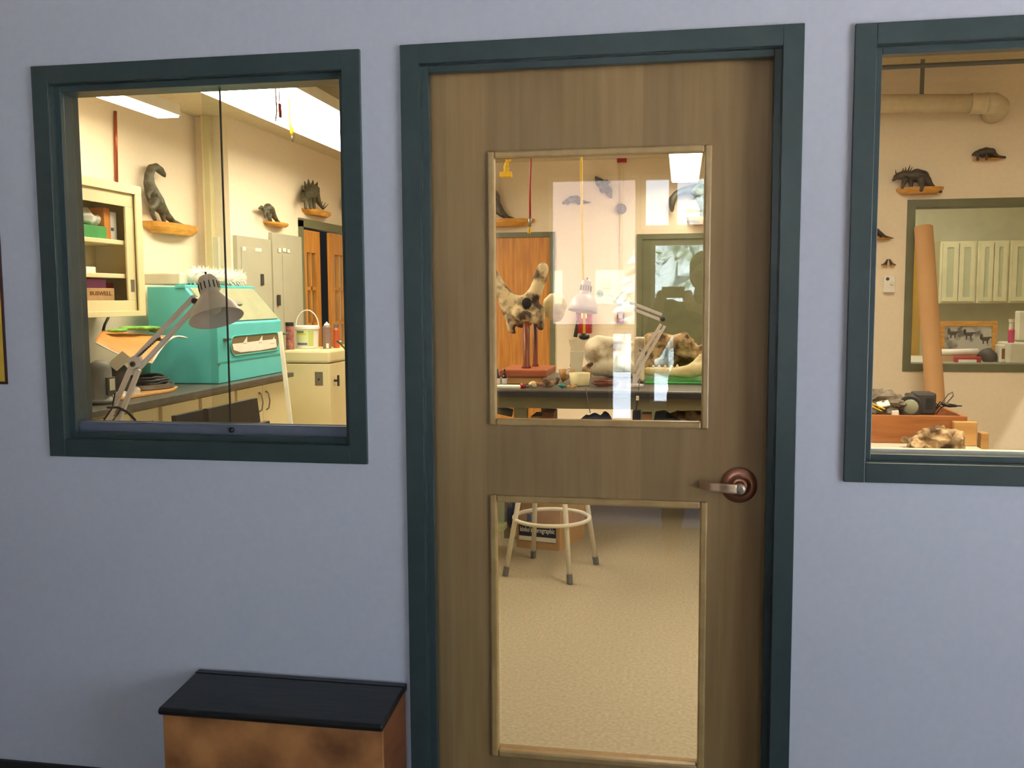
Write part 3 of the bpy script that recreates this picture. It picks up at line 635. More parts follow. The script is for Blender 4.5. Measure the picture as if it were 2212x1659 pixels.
# dark boards leaning in front of the base cabinets
for (u0, v0, u1, v1, X, lab) in ((370,898,436,884,-2.80,'dark brown board, left of the pair in front of the base cabinets'), (439,883,546,861,-2.62,'dark brown board, right and taller of the pair in front of the base cabinets'), (553,915,572,908,-2.42,'small dark board end by the double-door cabinet')):
    a, b_ = PX(u0, v0, X), PX(u1, v1, X)
    m_ = MB(); m_.add([(X+.02, a.y, 0), (X+.05, a.y, 0), (X+.13, b_.y, 0), (X+.10, b_.y, 0), (X, a.y, a.z), (X+.03, a.y, a.z), (X+.03, b_.y, (a.z+b_.z)/2), (X, b_.y, (a.z+b_.z)/2)], [(0,3,2,1),(4,5,6,7),(0,1,5,4),(1,2,6,5),(2,3,7,6),(3,0,4,7)])
    tag(m_.build('leaning_board', 'dark'), lab, 'board')
# white rod
a = PX(605, 717, -2.88); b_ = PX(628, 915, -2.74); d = (b_-a); k = a.z/(a.z-b_.z)
tag(MB().bar(a, a+d*k*.995, .03, .02, up=(0,1,0)).build('wooden_stick', 'offwhite', bev=.003), 'thin white slat leaning in front of the turquoise machine', 'slat')

# ---- turquoise blasting cabinet
X0, X1 = -3.62, -3.11; ya, yb = 6.0, 7.05
zb = .912; zf = PX(545, 697, X1).z; zt = PY(515, 622, yb).z; xs_ = PY(545, 626, yb).x
bl = empty('blast_cabinet', (-3.36, 6.5, zb), 'large turquoise blasting cabinet with sloped window on the worktop', 'machine')
MB().prism([(X0, zb), (X1, zb), (X1, zf), (xs_, zt), (X0, zt)], 'y', ya, yb).build('housing', 'turq', bl, bev=.006)
MB().box(xs_-.06, xs_+.012, ya-.01, yb+.01, zt-.012, zt+.012).build('top_rim', 'turq', bl, bev=.004)
sl = Vector((X1-xs_, 0, zf-zt)); nn = Vector((-sl.z, 0, sl.x)).normalized(); mid = Vector(((X1+xs_)/2, (ya+yb)/2, (zf+zt)/2))
MB().obox(mid+nn*.006, sl*.44, (0, (yb-ya)*.46, 0), nn*.005).build('sloped_window', mat('sloped_glass_sheet', (176,178,150), .12, spec=.8), bl)
MB().obox(mid+nn*.02, sl*.05, (0, .05, 0), nn*.006).build('window_handle', 'steel', bl, bev=.003)
xbox(MB(), 470, 772, 613, 775, X1+.004, .006).build('seam_strip', 'turqd', bl)
# oval port with frame and contents
def stadium(u0, v0, u1, v1, X, k=.5, n=10):
    A, B = PX(u0, (v0+v1)/2, X), PX(u1, (v0+v1)/2, X); um = (u0+u1)/2; zT, zB = PX(um, v0, X).z, PX(um, v1, X).z
    r = (zT-zB)/2; zc = (zT+zB)/2; P_ = []
    for i in range(n+1): t = -math.pi/2+math.pi*i/n; P_.append((B.y-r+math.cos(t)*r, zc+math.sin(t)*r))
    for i in range(n+1): t = math.pi/2+math.pi*i/n; P_.append((A.y+r+math.cos(t)*r, zc+math.sin(t)*r))
    return P_
MB().prism(stadium(497, 722, 602, 763, X1), 'x', X1-.002, X1+.003).build('port_opening', 'shade_in', bl)
b = MB(); st = stadium(497, 722, 602, 763, X1); b.tube([(X1+.003, p[0], p[1]) for p in st], .006, 8, closed=True); b.build('port_rim', 'turqd', bl, smooth=True)
q = MB(); a = PX(503, 744, X1+.006); c = PX(560, 737, X1+.006)
q.add([PX(502,743,X1+.004), PX(560,736,X1+.004), PX(596,732,X1+.004), PX(598,750,X1+.004), PX(560,757,X1+.004), PX(520,761,X1+.004), PX(505,756,X1+.004)], [tuple(range(7))]); q.build('white_liner', 'paper', bl)
for (u, v) in ((531,729),(564,727),(590,729)): MB().add([PX(u-6,v+12,X1+.006), PX(u+3,v+12,X1+.007), PX(u+3,v-3,X1+.008)], [(0,1,2)]).build('liner_fold', 'paper', bl)
for (u, v) in ((486,733),(611,721)):
    p = PX(u, v, X1); MB().box(p.x, p.x+.035, p.y-.03, p.y+.03, p.z-.008, p.z+.008).build('clasp', 'greyp', bl, bev=.003)
for (u, v) in ((468,787),): p = PX(u, v, X1); MB().lathe([(.012,0),(.01,.008)], (p.x, p.y+.03, p.z), (1,0,0)).build('bolt', 'steel', bl)
# bubble wrap bundle on top
e = empty('wrapped_bundle', (-3.45, 6.4, zt+.014), 'fringed white plastic-wrapped bundle lying on top of the turquoise machine', 'bundle')
b = MB(); random.seed(3)
p0 = PY(322, 600, 6.1); p1 = PY(405, 600, 6.12); 
MB().box(p0.x, p1.x, 6.02, 6.4, zt+.014, PY(360, 590, 6.1).z).build('flat_pack', 'offwhite', e, bev=.01)
pa = Vector((p1.x+.02, 6.12, zt+.072)); pb2 = PY(522, 600, 6.95); pb2.z = zt+.072
b.tube([pa, (pa+pb2)/2, pb2], [.05, .055, .045], 14)
b.build('roll', 'sheen', e, smooth=True)
b = MB()
for i in range(260):
    t = random.random(); a = random.random()*2*math.pi; c = pa.lerp(pb2, t); d = Vector((math.cos(a)*.9, 0, math.sin(a))); 
    b.tube([c+d*.045, c+d*(.065+.02*random.random())], [.007, .002], 5)
o = b.build('fringe', 'sheen', e); o['kind'] = 'stuff'
# ---- small turquoise control unit with red lettering
cu_bl = PZ(326, 822, .912); XU = cu_bl.x
e = empty('control_box', (XU-.1, cu_bl.y+.15, .912), 'small turquoise control box with red lettering left of the big machine', 'control box')
uy0, uy1 = PX(326, 800, XU).y, PX(389, 800, XU).y; uz1 = PX(357, 740, XU).z; uzm = PX(357, 777, XU).z
MB().box(XU-.2, XU, uy0, uy1, .912, uz1).build('housing', 'turq', e, bev=.004)
MB().box(XU, XU+.004, uy0+.01, uy1-.01, uzm, uz1-.01).build('switch_panel', 'panelgrey', e)
for f_, w_ in ((.38, .02), (.55, .045), (.75, .02)):
    y = uy0+(uy1-uy0)*f_; MB().box(XU+.004, XU+.014, y-w_/2, y+w_/2, uzm+.04, uzm+.085).build('switch', 'dark', e, bev=.003)
tp = PX(357, 808, XU+.001); text('ABRASIVE BLASTER', .045, (XU+.001, tp.y, tp.z), (math.pi/2, 0, math.pi/2), 'red', e, sx=abs(PX(382,805,XU).y-PX(331,805,XU).y)/.44)
b = MB()
for k in range(3): o_ = k*.012; b.tube([PX(376+k*2,745,XU+.03), PX(382+k*2,770,XU+.03), PX(384+k*2,795,XU+.03), PX(380+k*2,815,XU+.05), (XU+.14+o_, uy1-.05, .922)], .005, 6)
tag(b.build('cable_bundle', 'greyp', smooth=True), 'grey cables hanging down the face of the small control box', 'cable')
# ---- curled kraft sheet
A, B_, C_, D_ = PX(206, 741, -3.22), PX(328, 785, -3.12), PX(228, 716, -3.66), PX(404, 731, -3.30)
def sheet(i, j):
    p = (A.lerp(B_, i)).lerp(C_.lerp(D_, i), j)
    p.z += .045*math.sin(math.pi*j)*(.5+i) - .02*math.sin(math.pi*i)*(1-j); return p
tag(MB().grid(sheet, 16, 14, th=(0, 0, .006)).build('curled_paper_sheet', ['kraft'], smooth=True), 'curled orange-brown paper sheet with white edges lying over the worktop clutter', 'paper')
b = MB(); edge = [sheet(1, j/14)+Vector((0,0,.003)) for j in range(15)]; b.tube(edge, .006, 6); b.tube([sheet(i/16, 0)+Vector((0,0,.003)) for i in range(17)], .005, 6)
ee = bpy.data.objects['curled_paper_sheet']; b.build('white_edge', 'paper', ee, smooth=True, label='white cut edge of the sheet')
# supports under the sheet: grey motor, dark wheel, filter unit
b = MB()
pts = [PX(u, v, -3.36) for u, v in ((255,722), (285,716), (315,716), (340,722))]
for p, r in zip(pts, (.06, .085, .09, .06)): b.ell(p+Vector((0,0,.022)), (r*.8, r*1.2, .012), 14, 8, jit=.3, js=14)
tag(b.build('green_cloth', 'lime', remesh=.008), 'crumpled lime green cloth lying on the curled paper sheet', 'cloth')
def zo(v, u, X): return PX(u, v, X).z
gy = PX(216, 800, -3.2)
e = empty('air_pump', (gy.x, gy.y, .912), 'grey air pump with display at the left end of the worktop view', 'pump')
zt_ = PX(216, 778, -3.2).z
MB().lathe([(.085, 0), (.09, .01), (.09, .02), (.062, .03), (.06, zt_-.912-.05), (.05, zt_-.912-.015), (.02, zt_-.912)], (gy.x, gy.y, .912), seg=24).build('body', 'greyp', e, smooth=True)
MB().box(gy.x+.052, gy.x+.066, gy.y-.035, gy.y+.045, .96, 1.06).build('display_frame', 'dark', e, bev=.003)
MB().box(gy.x+.066, gy.x+.069, gy.y-.02, gy.y+.03, .985, 1.05).build('display', 'panelgrey', e)
p = PX(246, 805, -3.3)
e = empty('motor', (p.x, p.y, .912), 'dark round motor between the grey pump and the lamp arm', 'motor')
MB().lathe([(.08, 0), (.1, .02), (.1, .1), (.08, .12), (.03, .13)], (p.x-.06, p.y, 1.015), (1, .2, 0), seg=26).build('housing', 'dark', e, smooth=True)
MB().box(p.x-.06, p.x+.04, p.y-.07, p.y+.07, .912, .935).build('foot', 'black', e)
p = PX(258, 780, -3.15); tag(MB().obox(p, (.010, .0, .014), (0, .04, -.022), (.03, .012, .028)).build('filter_box', 'offwhite', bev=.006), 'small tilted off-white box under the edge of the paper sheet', 'box')
# tray, board, coiled hose, cloth
q = [PZ(u, v, .912) for u, v in ((236,868), (372,846), (384,838), (290,836))]
b = MB(); b.prism([(p.x, p.y) for p in (q[0], q[1], q[2], q[3])], 'z', .912, .924)
tag(b.build('thin_board', 'crateL', bev=.002), 'thin pale wooden board on the worktop in front of the hoses', 'board')
cen = PZ(300, 838, .925)
tag(MB().lathe([(.19, 0), (.2, .004), (.2, .03), (.192, .03), (.186, .008)], (cen.x+.02, cen.y, .925), seg=40).build('metal_tray', 'steel', smooth=False), 'round metal tray holding coiled hose on the worktop', 'tray')
b = MB()
for k in range(5):
    r = .165-.022*(k%3); pts = [(cen.x+.02+math.cos(t*.35)*r, cen.y+math.sin(t*.35)*r, .945+k*.013+.006*math.sin(t*.9+k)) for t in range(18)]; b.tube(pts, .008, 7, closed=True)
tag(b.build('coiled_hose', 'dark', smooth=True), 'dark hose coiled in the round metal tray', 'hose')
p = PZ(222, 862, .912); b = MB()
for dx, dy, r in ((0,0,.07), (.05,.06,.06), (.06,-.08,.06), (-.03,.1,.06), (.08,.16,.045)): b.ell((p.x+dx, p.y+dy, .935), (r, r*1.2, .028), 14, 8, jit=.5, js=20)
tag(b.build('white_rag', 'paper', remesh=.007), 'crumpled white rag at the left edge of the worktop', 'rag')
tag(MB().tube([PX(222,717,-3.7), PX(226,702,-3.72), PX(233,688,-3.74), PX(236,676,-3.75)], .009, 7).build('black_cable', 'black', smooth=True), 'black cable running up behind the paper sheet to the wall cabinet', 'cable')

# ---- white metal cabinet with things on top
YC = 7.38; cx0, cx1 = PY(612, 760, YC).x, PY(711, 760, YC).x; zt2 = PY(680, 757, YC).z; cy2 = YC+.62
e = empty('freezer_cabinet', ((cx0+cx1)/2, YC+.3, 0), 'chest-high cream metal cabinet with lid beyond the turquoise machine', 'cabinet')
cx0 = max(cx0, -3.52)
MB().box(cx0, cx1, YC, cy2, .03, zt2-.11).build('body', 'enamel', e, bev=.008)
MB().box(cx0, cx1+.006, YC-.008, cy2+.01, zt2-.105, zt2).build('lid', 'enamel', e, bev=.02)
p0, p1 = PY(680, 803, YC), PY(698, 833, YC); MB().box(p0.x, p1.x, YC-.004, YC, p1.z, p0.z).build('lock_plate', 'steel', e, bev=.001)
MB().lathe([(.01, 0), (.008, .006)], ((p0.x+p1.x)/2, YC-.004, (p0.z+p1.z)/2-.005), (0, -1, 0)).build('keyhole', 'dark', e)
p = PX(722, 822, cx1); MB().lathe([(.01, 0), (.01, .035)], (cx1, p.y, p.z), (1, 0, 0)).box(cx1+.03, cx1+.042, p.y-.012, p.y+.012, p.z-.045, p.z+.045).build('handle', 'black', e)
for v in (786, 815, 835): p = PX(748, v, cx1); MB().box(cx1, cx1+.012, p.y-.02, p.y+.03, p.z-.02, p.z+.02).build('latch', 'steel', e, bev=.002)
ZT = zt2
def topy(v, u): return PZ(u, v, ZT)
# bucket
bp = PZ(665, 752, ZT); s_ = bp.y/2048
e = empty('bucket', (bp.x, bp.y, ZT), 'white plastic bucket with raised bail handle on the cream cabinet', 'bucket')
hb = PY(665, 703, bp.y).z-ZT; R_ = 25.5*s_
MB().lathe([(R_*.86, 0), (R_*.92, .004), (R_*1.0, hb-.03), (R_*1.1, hb-.028), (R_*1.1, hb-.008), (R_*1.02, hb)], (bp.x, bp.y, ZT), seg=40).build('pail', 'white', e, smooth=False)
MB().tube([(bp.x+R_*1.08*math.cos(t), bp.y, ZT+hb-.015+math.sin(t)*(PY(665, 671, bp.y).z-ZT-hb+.02)) for t in [math.pi*i/16 for i in range(17)]], .0045, 8).build('bail_handle', 'white', e, smooth=True)
def lab_arc(e, a0, a1, z0, z1, mt, nm='label_patch', rr=1.0):
    rad = lambda z: R_*(.92+.08*(z-ZT)/(hb-.03))*1.008*rr
    MB().grid(lambda i, j: (bp.x+rad(z0+(z1-z0)*j)*math.sin(a0+(a1-a0)*i), bp.y-rad(z0+(z1-z0)*j)*math.cos(a0+(a1-a0)*i), z0+(z1-z0)*j), 10, 2).build(nm, mt, e)
lab_arc(e, -.95, .45, ZT+.02, ZT+hb-.04, mat('bucket_label', (206,222,170), .5)); lab_arc(e, .45, .95, ZT+.02, ZT+hb-.04, mat('bucket_label_side', (196,204,120), .5))
lab_arc(e, -.8, .25, ZT+hb*.60, ZT+hb*.67, mat('lime_band', (196,208,30), .5), 'lime_band', 1.006); lab_arc(e, -.75, .05, ZT+hb*.68, ZT+hb*.78, mat('grey_print', (120,120,124), .5), 'grey_print', 1.006); lab_arc(e, -.85, .35, ZT+.03, ZT+.05, mat('violet_print', (110,100,160), .5), 'violet_print', 1.006)
# tall thin dark red box (left), spray can, orange bottle, yellow item
p0 = PZ(622, 755, ZT); p0.x = max(p0.x, -3.49)
e = empty('tall_tin', (p0.x+.02, p0.y, ZT), 'dark red tin with black lid squeezed beside the turquoise machine', 'tin')
MB().lathe([(.034, 0), (.034, PY(622, 704, p0.y).z-ZT)], (p0.x+.02, p0.y, ZT)).build('body', mat('dark_red_print', (120,40,36), .4, col2=(176,120,110), scale=30), e, smooth=False)
MB().lathe([(.036, 0), (.036, .03)], (p0.x+.02, p0.y, PY(622, 704, p0.y).z)).build('lid', 'black', e)
p = PZ(707, 753, ZT); hh = PY(707, 704, p.y).z-ZT
e = empty('spray_can', (p.x, p.y, ZT), 'brown spray can with white nozzle cap beside the bucket', 'spray can')
MB().lathe([(.034, 0), (.036, .004), (.036, hh-.01), (.03, hh)], (p.x, p.y, ZT)).build('body', mat('can_brown', (140,112,104), .35), e, smooth=False)
MB().lathe([(.028, 0), (.02, .018), (.008, .024), (.006, .034)], (p.x, p.y, ZT+hh)).build('cap', 'white', e, smooth=True)
MB().box(p.x+.006, p.x+.026, p.y-.0375, p.y-.030, ZT+.005, ZT+.045).build('price_label', 'paper', e)
p = PZ(724, 752, ZT); hh = PY(724, 700, p.y+.03).z-ZT
e = empty('squeeze_bottle', (p.x, p.y+.03, ZT), 'translucent orange-red bottle right of the spray can', 'bottle')
MB().lathe([(.026, 0), (.028, .006), (.028, hh-.05), (.018, hh-.03)], (p.x, p.y+.03, ZT)).build('body', mat('orange_red_plastic', (186,86,50), .3), e, smooth=False)
MB().lathe([(.02, 0), (.02, .03)], (p.x, p.y+.03, ZT+hh-.03)).build('cap', 'greyp', e)
p = PZ(742, 750, ZT); tag(MB().box(p.x-.04, p.x+.03, p.y, p.y+.05, ZT, ZT+.022).build('yellow_tape', 'yellow', bev=.003), 'small bright yellow block at the right end of the cream cabinet', 'block')
tag(MB().tube([PY(728, 737, 7.6), PY(738, 745, 7.55), PY(748, 757, 7.5), PY(756, 772, 7.45)], .008, 7).build('grey_cable', 'dark', smooth=True), 'grey cord drooping over the right edge of the cream cabinet', 'cord')
# hanging things by the big fixture
tag(MB().bar(PY(604, 224, 5.06), PY(606, 254, 5.06), .018, .012).tube([PY(604, 228, 5.06), Vector((PY(604, 228, 5.06).x, 5.06, 2.69))], .003, 6).build('red_tag', 'redhose', bev=.003), 'red-brown tag hanging beneath the big fixture', 'tag')
e = empty('hanging_plug', PY(632, 300, 5.5), 'yellow and white cable plug hanging below the big fixture', 'plug')
MB().tube([Vector((PY(626, 266, 5.5).x, 5.5, 2.69)), PY(626, 268, 5.5), PY(630, 280, 5.5), PY(632, 292, 5.5)], [.005, .006, .013, .012], 8).build('plug', 'yellow', e, smooth=True); MB().tube([PY(632, 292, 5.5), PY(632, 306, 5.5)], [.01, .004], 8).build('tip', 'greyp', e, smooth=True)
tag(MB().tube([Vector((PY(595, 226, 5.06).x, 5.06, 2.69)), PY(598, 240, 5.06), PY(595, 262, 5.06)], .004, 6).build('dark_string', 'dark', smooth=True), 'thin dark cord hanging left of the red tag', 'cord')

# ---- adjustable lamp near the left window
def lamp(Y, lab, arms, joints, capc, rimc, ax, R, L, lens_base, basez, deskz, foot, rw=.015, dome=False):
    e = empty('desk_lamp', foot, lab, 'lamp', 'white adjustable desk lamps')
    b = MB()
    for nm, rods in arms:
        b = MB()
        for a, c in rods: b.bar(PY(*a, Y), PY(*c, Y), rw, rw)
        b.build(nm, 'lampw', e, bev=.001)
    for (u, v, w) in joints: 
        p = PY(u, v, Y); MB().lathe([(w, -.014), (w, .014)], p, (0, 1, 0), 14).build('joint', 'steel', e); MB().lathe([(w*.5, 0), (w*.7, .006), (w*.3, .012)], p+Vector((0, -.014, 0)), (0, -1, 0), 12).build('wing_nut', 'dark', e)
    ax = Vector(ax).normalized(); c = PY(*capc, Y)
    prof = [(R*.22, 0), (R*.30, .004), (R*.34, .018), (R*.38, L*.44), (R*.60, L*.52), (R*.86, L*.68), (R*.96, L*.86), (R, L), (R*.97, L), (R*.92, L*.86), (R*.8, L*.7), (R*.5, L*.55), (R*.05, L*.5)]
    h = MB().lathe(prof if dome else [(R*.22, 0), (R*.30, .004), (R*.37, .018), (R*.39, L*.42), (R*.42, L*.46), (R*.62, L*.60), (R*.85, L*.80), (R, L*.985), (R*1.02, L), (R*.985, L), (R*.82, L*.80), (R*.58, L*.60), (R*.3, L*.48), (R*.05, L*.46)], c, ax, seg=44)
    h.build('shade', 'lampw', e, smooth=True)
    X = ax.orthogonal().normalized(); Yx = ax.cross(X)
    for k in range(14):
        a = 2*math.pi*k/14; d = X*math.cos(a)+Yx*math.sin(a); t = ax.cross(d)
        MB().obox(c+ax*L*.27+d*R*.388, ax*L*.085, t*.0018, d*.0012).build('vent_slot', 'black', e)
    MB().ell(c+ax*L*.72, .028, 14, 10).build('bulb', 'bulb', e, smooth=True)
    MB().lathe([(.004, 0), (.004, .02)], c-ax*.016, ax, 8).build('switch', 'black', e)
    return e, c, ax
DZ = .78
e, c, ax = lamp(3.05, 'large white adjustable lamp just inside the left window',
     [('lower_arm', [((222,935),(284,792)), ((246,935),(300,798))]), ('upper_arm', [((288,778),(420,640)), ((302,794),(430,655))]), ('lower_arm', [((214,955),(222,935)), ((236,955),(246,935))])],
     [(291,786,.011), (424,650,.012), (348,733,.006)], (446,597), None, (.34, -.26, -.92), .090, .158, None, None, DZ, PY(232, 960, 3.05))
MB().obox(PY(293, 782, 3.05), (.022, 0, .01), (0, .012, 0), (-.008, 0, .02)).build('elbow_plate', 'lampw', e, bev=.002)
b = MB(); a0, a1 = PY(296, 772, 3.04), PY(346, 728, 3.04); n = 60
b.tube([a0.lerp(a1, i/n)+Vector((math.cos(i*1.3)*.004, math.sin(i*1.3)*.004, 0)) for i in range(n+1)], .0016, 5); b.build('spring', 'dark', e, smooth=True)
b = MB(); a0, a1 = PY(232, 926, 3.04), PY(262, 882, 3.04); b.tube([a0.lerp(a1, i/n)+Vector((math.cos(i*1.3)*.004, math.sin(i*1.3)*.004, 0)) for i in range(n+1)], .0018, 5); b.build('spring', 'dark', e, smooth=True)
MB().tube([PY(248,850,3.03), PY(243,880,3.02), PY(226,905,3.0), PY(215,930,3.0), PY(210,960,3.0)], .0035, 6).build('power_cord', 'black', e, smooth=True)
pb_ = PY(228, 955, 3.05)
MB().box(pb_.x-.03, pb_.x+.03, 3.02, 3.08, DZ+.001, pb_.z+.02).build('clamp', 'steel', e, bev=.003)
tag(MB().tube([PY(232,880,2.98), PY(255,880,2.98), PY(275,890,2.98), PY(290,905,2.98), PY(302,925,2.98), (PY(302,925,2.98).x+.03, 2.98, DZ+.01)], .0045, 7).build('power_cable', 'black', smooth=True), 'black cord arching across the foot of the large lamp', 'cord')
e = empty('work_desk', (-1.6, 2.95, 0), 'low desk under the left window carrying the large lamp', 'desk')
MB().box(-2.4, -.85, 2.62, 3.3, DZ-.035, DZ).build('desk_top', 'benchtop', e, bev=.004)
for x in (-2.36, -.93):
    for y in (2.66, 3.24): MB().box(x, x+.05, y, y+.05, 0, DZ-.035).build('leg', 'steel', e)
# ================================================================== CENTRE: BENCH SEEN THROUGH THE DOOR
BZ = .91; BY0 = 5.86; BY1 = 7.25; BX0, BX1 = -1.9, .55
def bz(u, v): return PZ(u, v, BZ+.002)
be = empty('workbench', (-.7, 6.5, 0), 'long dark topped workbench across the view through the door', 'bench')
MB().box(BX0, BX1, BY0, BY1, BZ-.045, BZ).build('bench_top', ['benchtop'], be, bev=.008)
MB().box(BX0+.001, BX1-.001, BY0-.004, BY0+.004, BZ-.042, BZ-.012).build('front_edge', 'edge', be)
zap = PY(1300, 884, BY0+.05).z
MB().box(BX0+.03, BX1-.03, BY0+.05, BY0+.075, zap, BZ-.045).box(BX0+.03, BX1-.03, BY1-.075, BY1-.05, zap, BZ-.045).build('apron', 'apron', be)
for x in (BX0+.05, PY(1125, 895, 5.95).x-.04, BX1-.15):
    for y in (BY0+.06, BY1-.14): MB().box(x, x+.08, y, y+.08, 0, BZ-.045).build('leg', 'apron', be, bev=.003)
# ---- horned skull fossil on its stand
sf = PZ(1130, 831, BZ)
YS = sf.y+.22; px = YS/2048
bx0, bx1 = PY(1078, 800, sf.y).x, PY(1181, 800, sf.y).x
zlo, zhi = PY(1130, 815, sf.y).z, PY(1130, 799, sf.y).z
tag(MB().box(PY(1096, 825, sf.y+.01).x, PY(1168, 825, sf.y+.01).x, sf.y+.02, sf.y+.3, BZ+.002, zlo-.002).build('wooden_block', 'crateL', bev=.004), 'pale wooden block under the rust coloured skull stand', 'block')
st = empty('skull_stand', ((bx0+bx1)/2, sf.y+.2, zlo), 'rust painted stand with two posts carrying the horned skull', 'stand')
MB().box(bx0, bx1, sf.y, sf.y+.46, zlo, zhi).build('base', 'rust', st, bev=.01)
for (u, y, r) in ((1137, sf.y+.16, .024), (1156, sf.y+.33, .018)):
    x = PY(u, 750, y).x; zt = PY(u, 694, y).z; MB().lathe([(r*1.5, 0), (r*1.2, .015), (r, .03), (r, zt-zhi)], (x, y, zhi), seg=16).build('post', 'rustd', st, smooth=True)
def chains(b, cs, Y, jit=0, k=1.0):
    for c in cs:
        pts = [PY(n[0], n[1], Y+(n[3] if len(n) > 3 else 0)) for n in c]; rr = [n[2]*p.y/2048*k for n, p in zip(c, pts)]
        b.tube(pts, rr, 14)
        for p, r in zip(pts, rr): b.ell(p, r, 14, 9, jit=jit, js=14)
    return b
sk = empty('horned_skull', PY(1137, 722, YS), 'brown and cream horned fossil skull raised on the rust coloured stand', 'fossil')
b = chains(MB(), [[(1047,565,16),(1064,600,17),(1080,626,16),(1098,645,16),(1120,655,17),(1142,650,17),(1158,628,15),(1166,602,14),(1173,580,13.5)],
   [(1092,655,14,.0),(1100,675,14),(1105,695,12),(1104,712,8),(1110,718,6)], [(1150,655,16,.03),(1162,675,16),(1165,690,14),(1168,705,9)],
   [(1118,676,13,-.05),(1135,684,14,-.06),(1152,688,11,-.04)], [(1120,668,14,.08),(1150,665,16,.1)], [(1125,700,9),(1140,698,9)]], YS, jit=.25)
b.build('cranium', 'fossil', sk, remesh=.011)
b = MB(); c = PY(1136, 655, YS-.09*1); b.ell((c.x, YS-.055, c.z), (.034, .02, .038), 16, 10); b.build('braincase_opening', 'void', sk, smooth=True)
c = PY(1199, 663, YS+.10); MB().ell(c, (27*px, .045, 31*px), 26, 16, jit=.12, js=9).build('condyle', 'bone', sk, smooth=True, label='pale rounded end bone')
# ---- dropper bottles
for k, (u, lab) in enumerate(((1075, 'amber dropper bottle cut by the door bead at the bench left end'), (1090, 'amber dropper bottle, the fully visible one of the two'))):
    p = bz(u, 831); e = empty('dropper_bottle', (p.x, p.y, BZ+.002), lab, 'bottle', 'amber dropper bottles')
    h = PY(u, 810, p.y).z-BZ; MB().lathe([(.014, 0), (.0155, .003), (.0155, h-.012), (.008, h)], (p.x, p.y, BZ+.002)).build('bottle', 'amber', e, smooth=False)
    MB().lathe([(.009, 0), (.009, .016), (.005, .02), (.0055, .036), (.002, .042)], (p.x, p.y, BZ+h)).build('dropper', 'black', e, smooth=False)
    MB().lathe([(.0162, 0), (.0162, h*.55)], (p.x, p.y, BZ+.008)).build('paper_label', 'paper', e)
def lump(nm, lab, cat, u, v, rx, ry, rz, mt, jit=.3, js=25, rem=0):
    p = bz(u, v); return tag(MB().ell((p.x, p.y+ry, BZ+.004+rz), (rx, ry, rz), 18, 12, jit=jit, js=js).build(nm, mt, smooth=True), lab, cat)
p0, p1 = bz(1062, 839), bz(1124, 839); tag(MB().box(p0.x-.02, p1.x, p0.y, p0.y+.1, BZ+.001, BZ+.018).build('paper_stack', 'paper', bev=.003), 'white papers at the front left of the workbench', 'paper')
p = bz(1131, 838); e = empty('marker_pen', (p.x, p.y, BZ), 'red capped marker beside the white papers', 'pen')
MB().tube([(p.x-.018, p.y, BZ+.017), (p.x+.014, p.y-.005, BZ+.015)], [.016, .014], 12).build('cap', 'red', e, smooth=True); MB().tube([(p.x+.012, p.y-.005, BZ+.015), (p.x+.04, p.y-.01, BZ+.012)], [.009, .008], 12).build('barrel', 'greyp', e, smooth=True)
lump('bone_fragment', 'small knobbly cream bone right of the red capped marker', 'bone', 1150, 838, .024, .02, .018, 'bone')
tag(MB().tube([bz(1159,832)+Vector((0,0,.012)), bz(1182,836)+Vector((0,0,.012))], [.011, .008], 10).build('wooden_stick', 'crate', smooth=True), 'short brown stick between the small bones', 'stick')
b = MB()
for u, v, r in ((1180,832,.024), (1190,833,.02), (1202,828,.016), (1205,820,.014), (1176,826,.02)): p = PY(u, v, 6.06); b.ell((p.x, 6.06, BZ+.003+r+max(0, (832-v))*.003), (r, r, r), 12, 8, jit=.3, js=30)
tag(b.build('vertebra', 'fossild', remesh=.005), 'knobbly pale vertebra bone at the middle of the bench edge', 'bone')
p = bz(1214, 838); tag(MB().tube([(p.x-.025, p.y, BZ+.022), (p.x, p.y-.004, BZ+.016), (p.x+.03, p.y-.01, BZ+.012)], [.008, .015, .004], 10).build('teal_tool', 'teal', smooth=True), 'small teal plastic piece at the front of the bench', 'tool')
b = MB()
for u, v in ((1228,838), (1236,839), (1243,834), (1242,838)): p = bz(u, v); b.ell((p.x, p.y, BZ+.012), (.013, .01, .010), 10, 7, jit=.2, js=40)
tag(b.build('bone_pieces', 'crateL', remesh=.004), 'peach coloured small bone below the plastic tub', 'bone')
# cone, white eraser, tub, brush
p = bz(1208, 829); tag(MB().lathe([(.045, 0), (.04, .03), (.012, .1)], (p.x, p.y+.08, BZ+.05), (.8, .2, .25), 18).build('paper_cone', 'crateL', smooth=True), 'peach paper cone lying behind the small bones', 'cone')
p = bz(1250, 834); hh = PY(1250, 808, p.y).z-BZ; w0 = 20*p.y/2048; w1 = 23.5*p.y/2048
e = empty('plastic_tub', (p.x, p.y+w1, BZ+.002), 'cloudy cream plastic tub in the middle of the bench', 'tub')
MB().lathe([(w0, 0), (w0*1.02, .004), (w1, hh), (w1-.004, hh), (w0-.004, .006)], (p.x, p.y+w1, BZ+.002), seg=32).build('tub_wall', 'tub', e, smooth=True)
pb_ = PZ(1243, 812, BZ+.002); YBk = 6.42
e = empty('brush', PY(1243, 806, YBk), 'wide-handled brush with pale bristles standing upright behind the tub', 'brush')
a0, a1 = PY(1243, 815, YBk), PY(1247, 758, YBk); base = Vector((a0.x, YBk, BZ+.002))
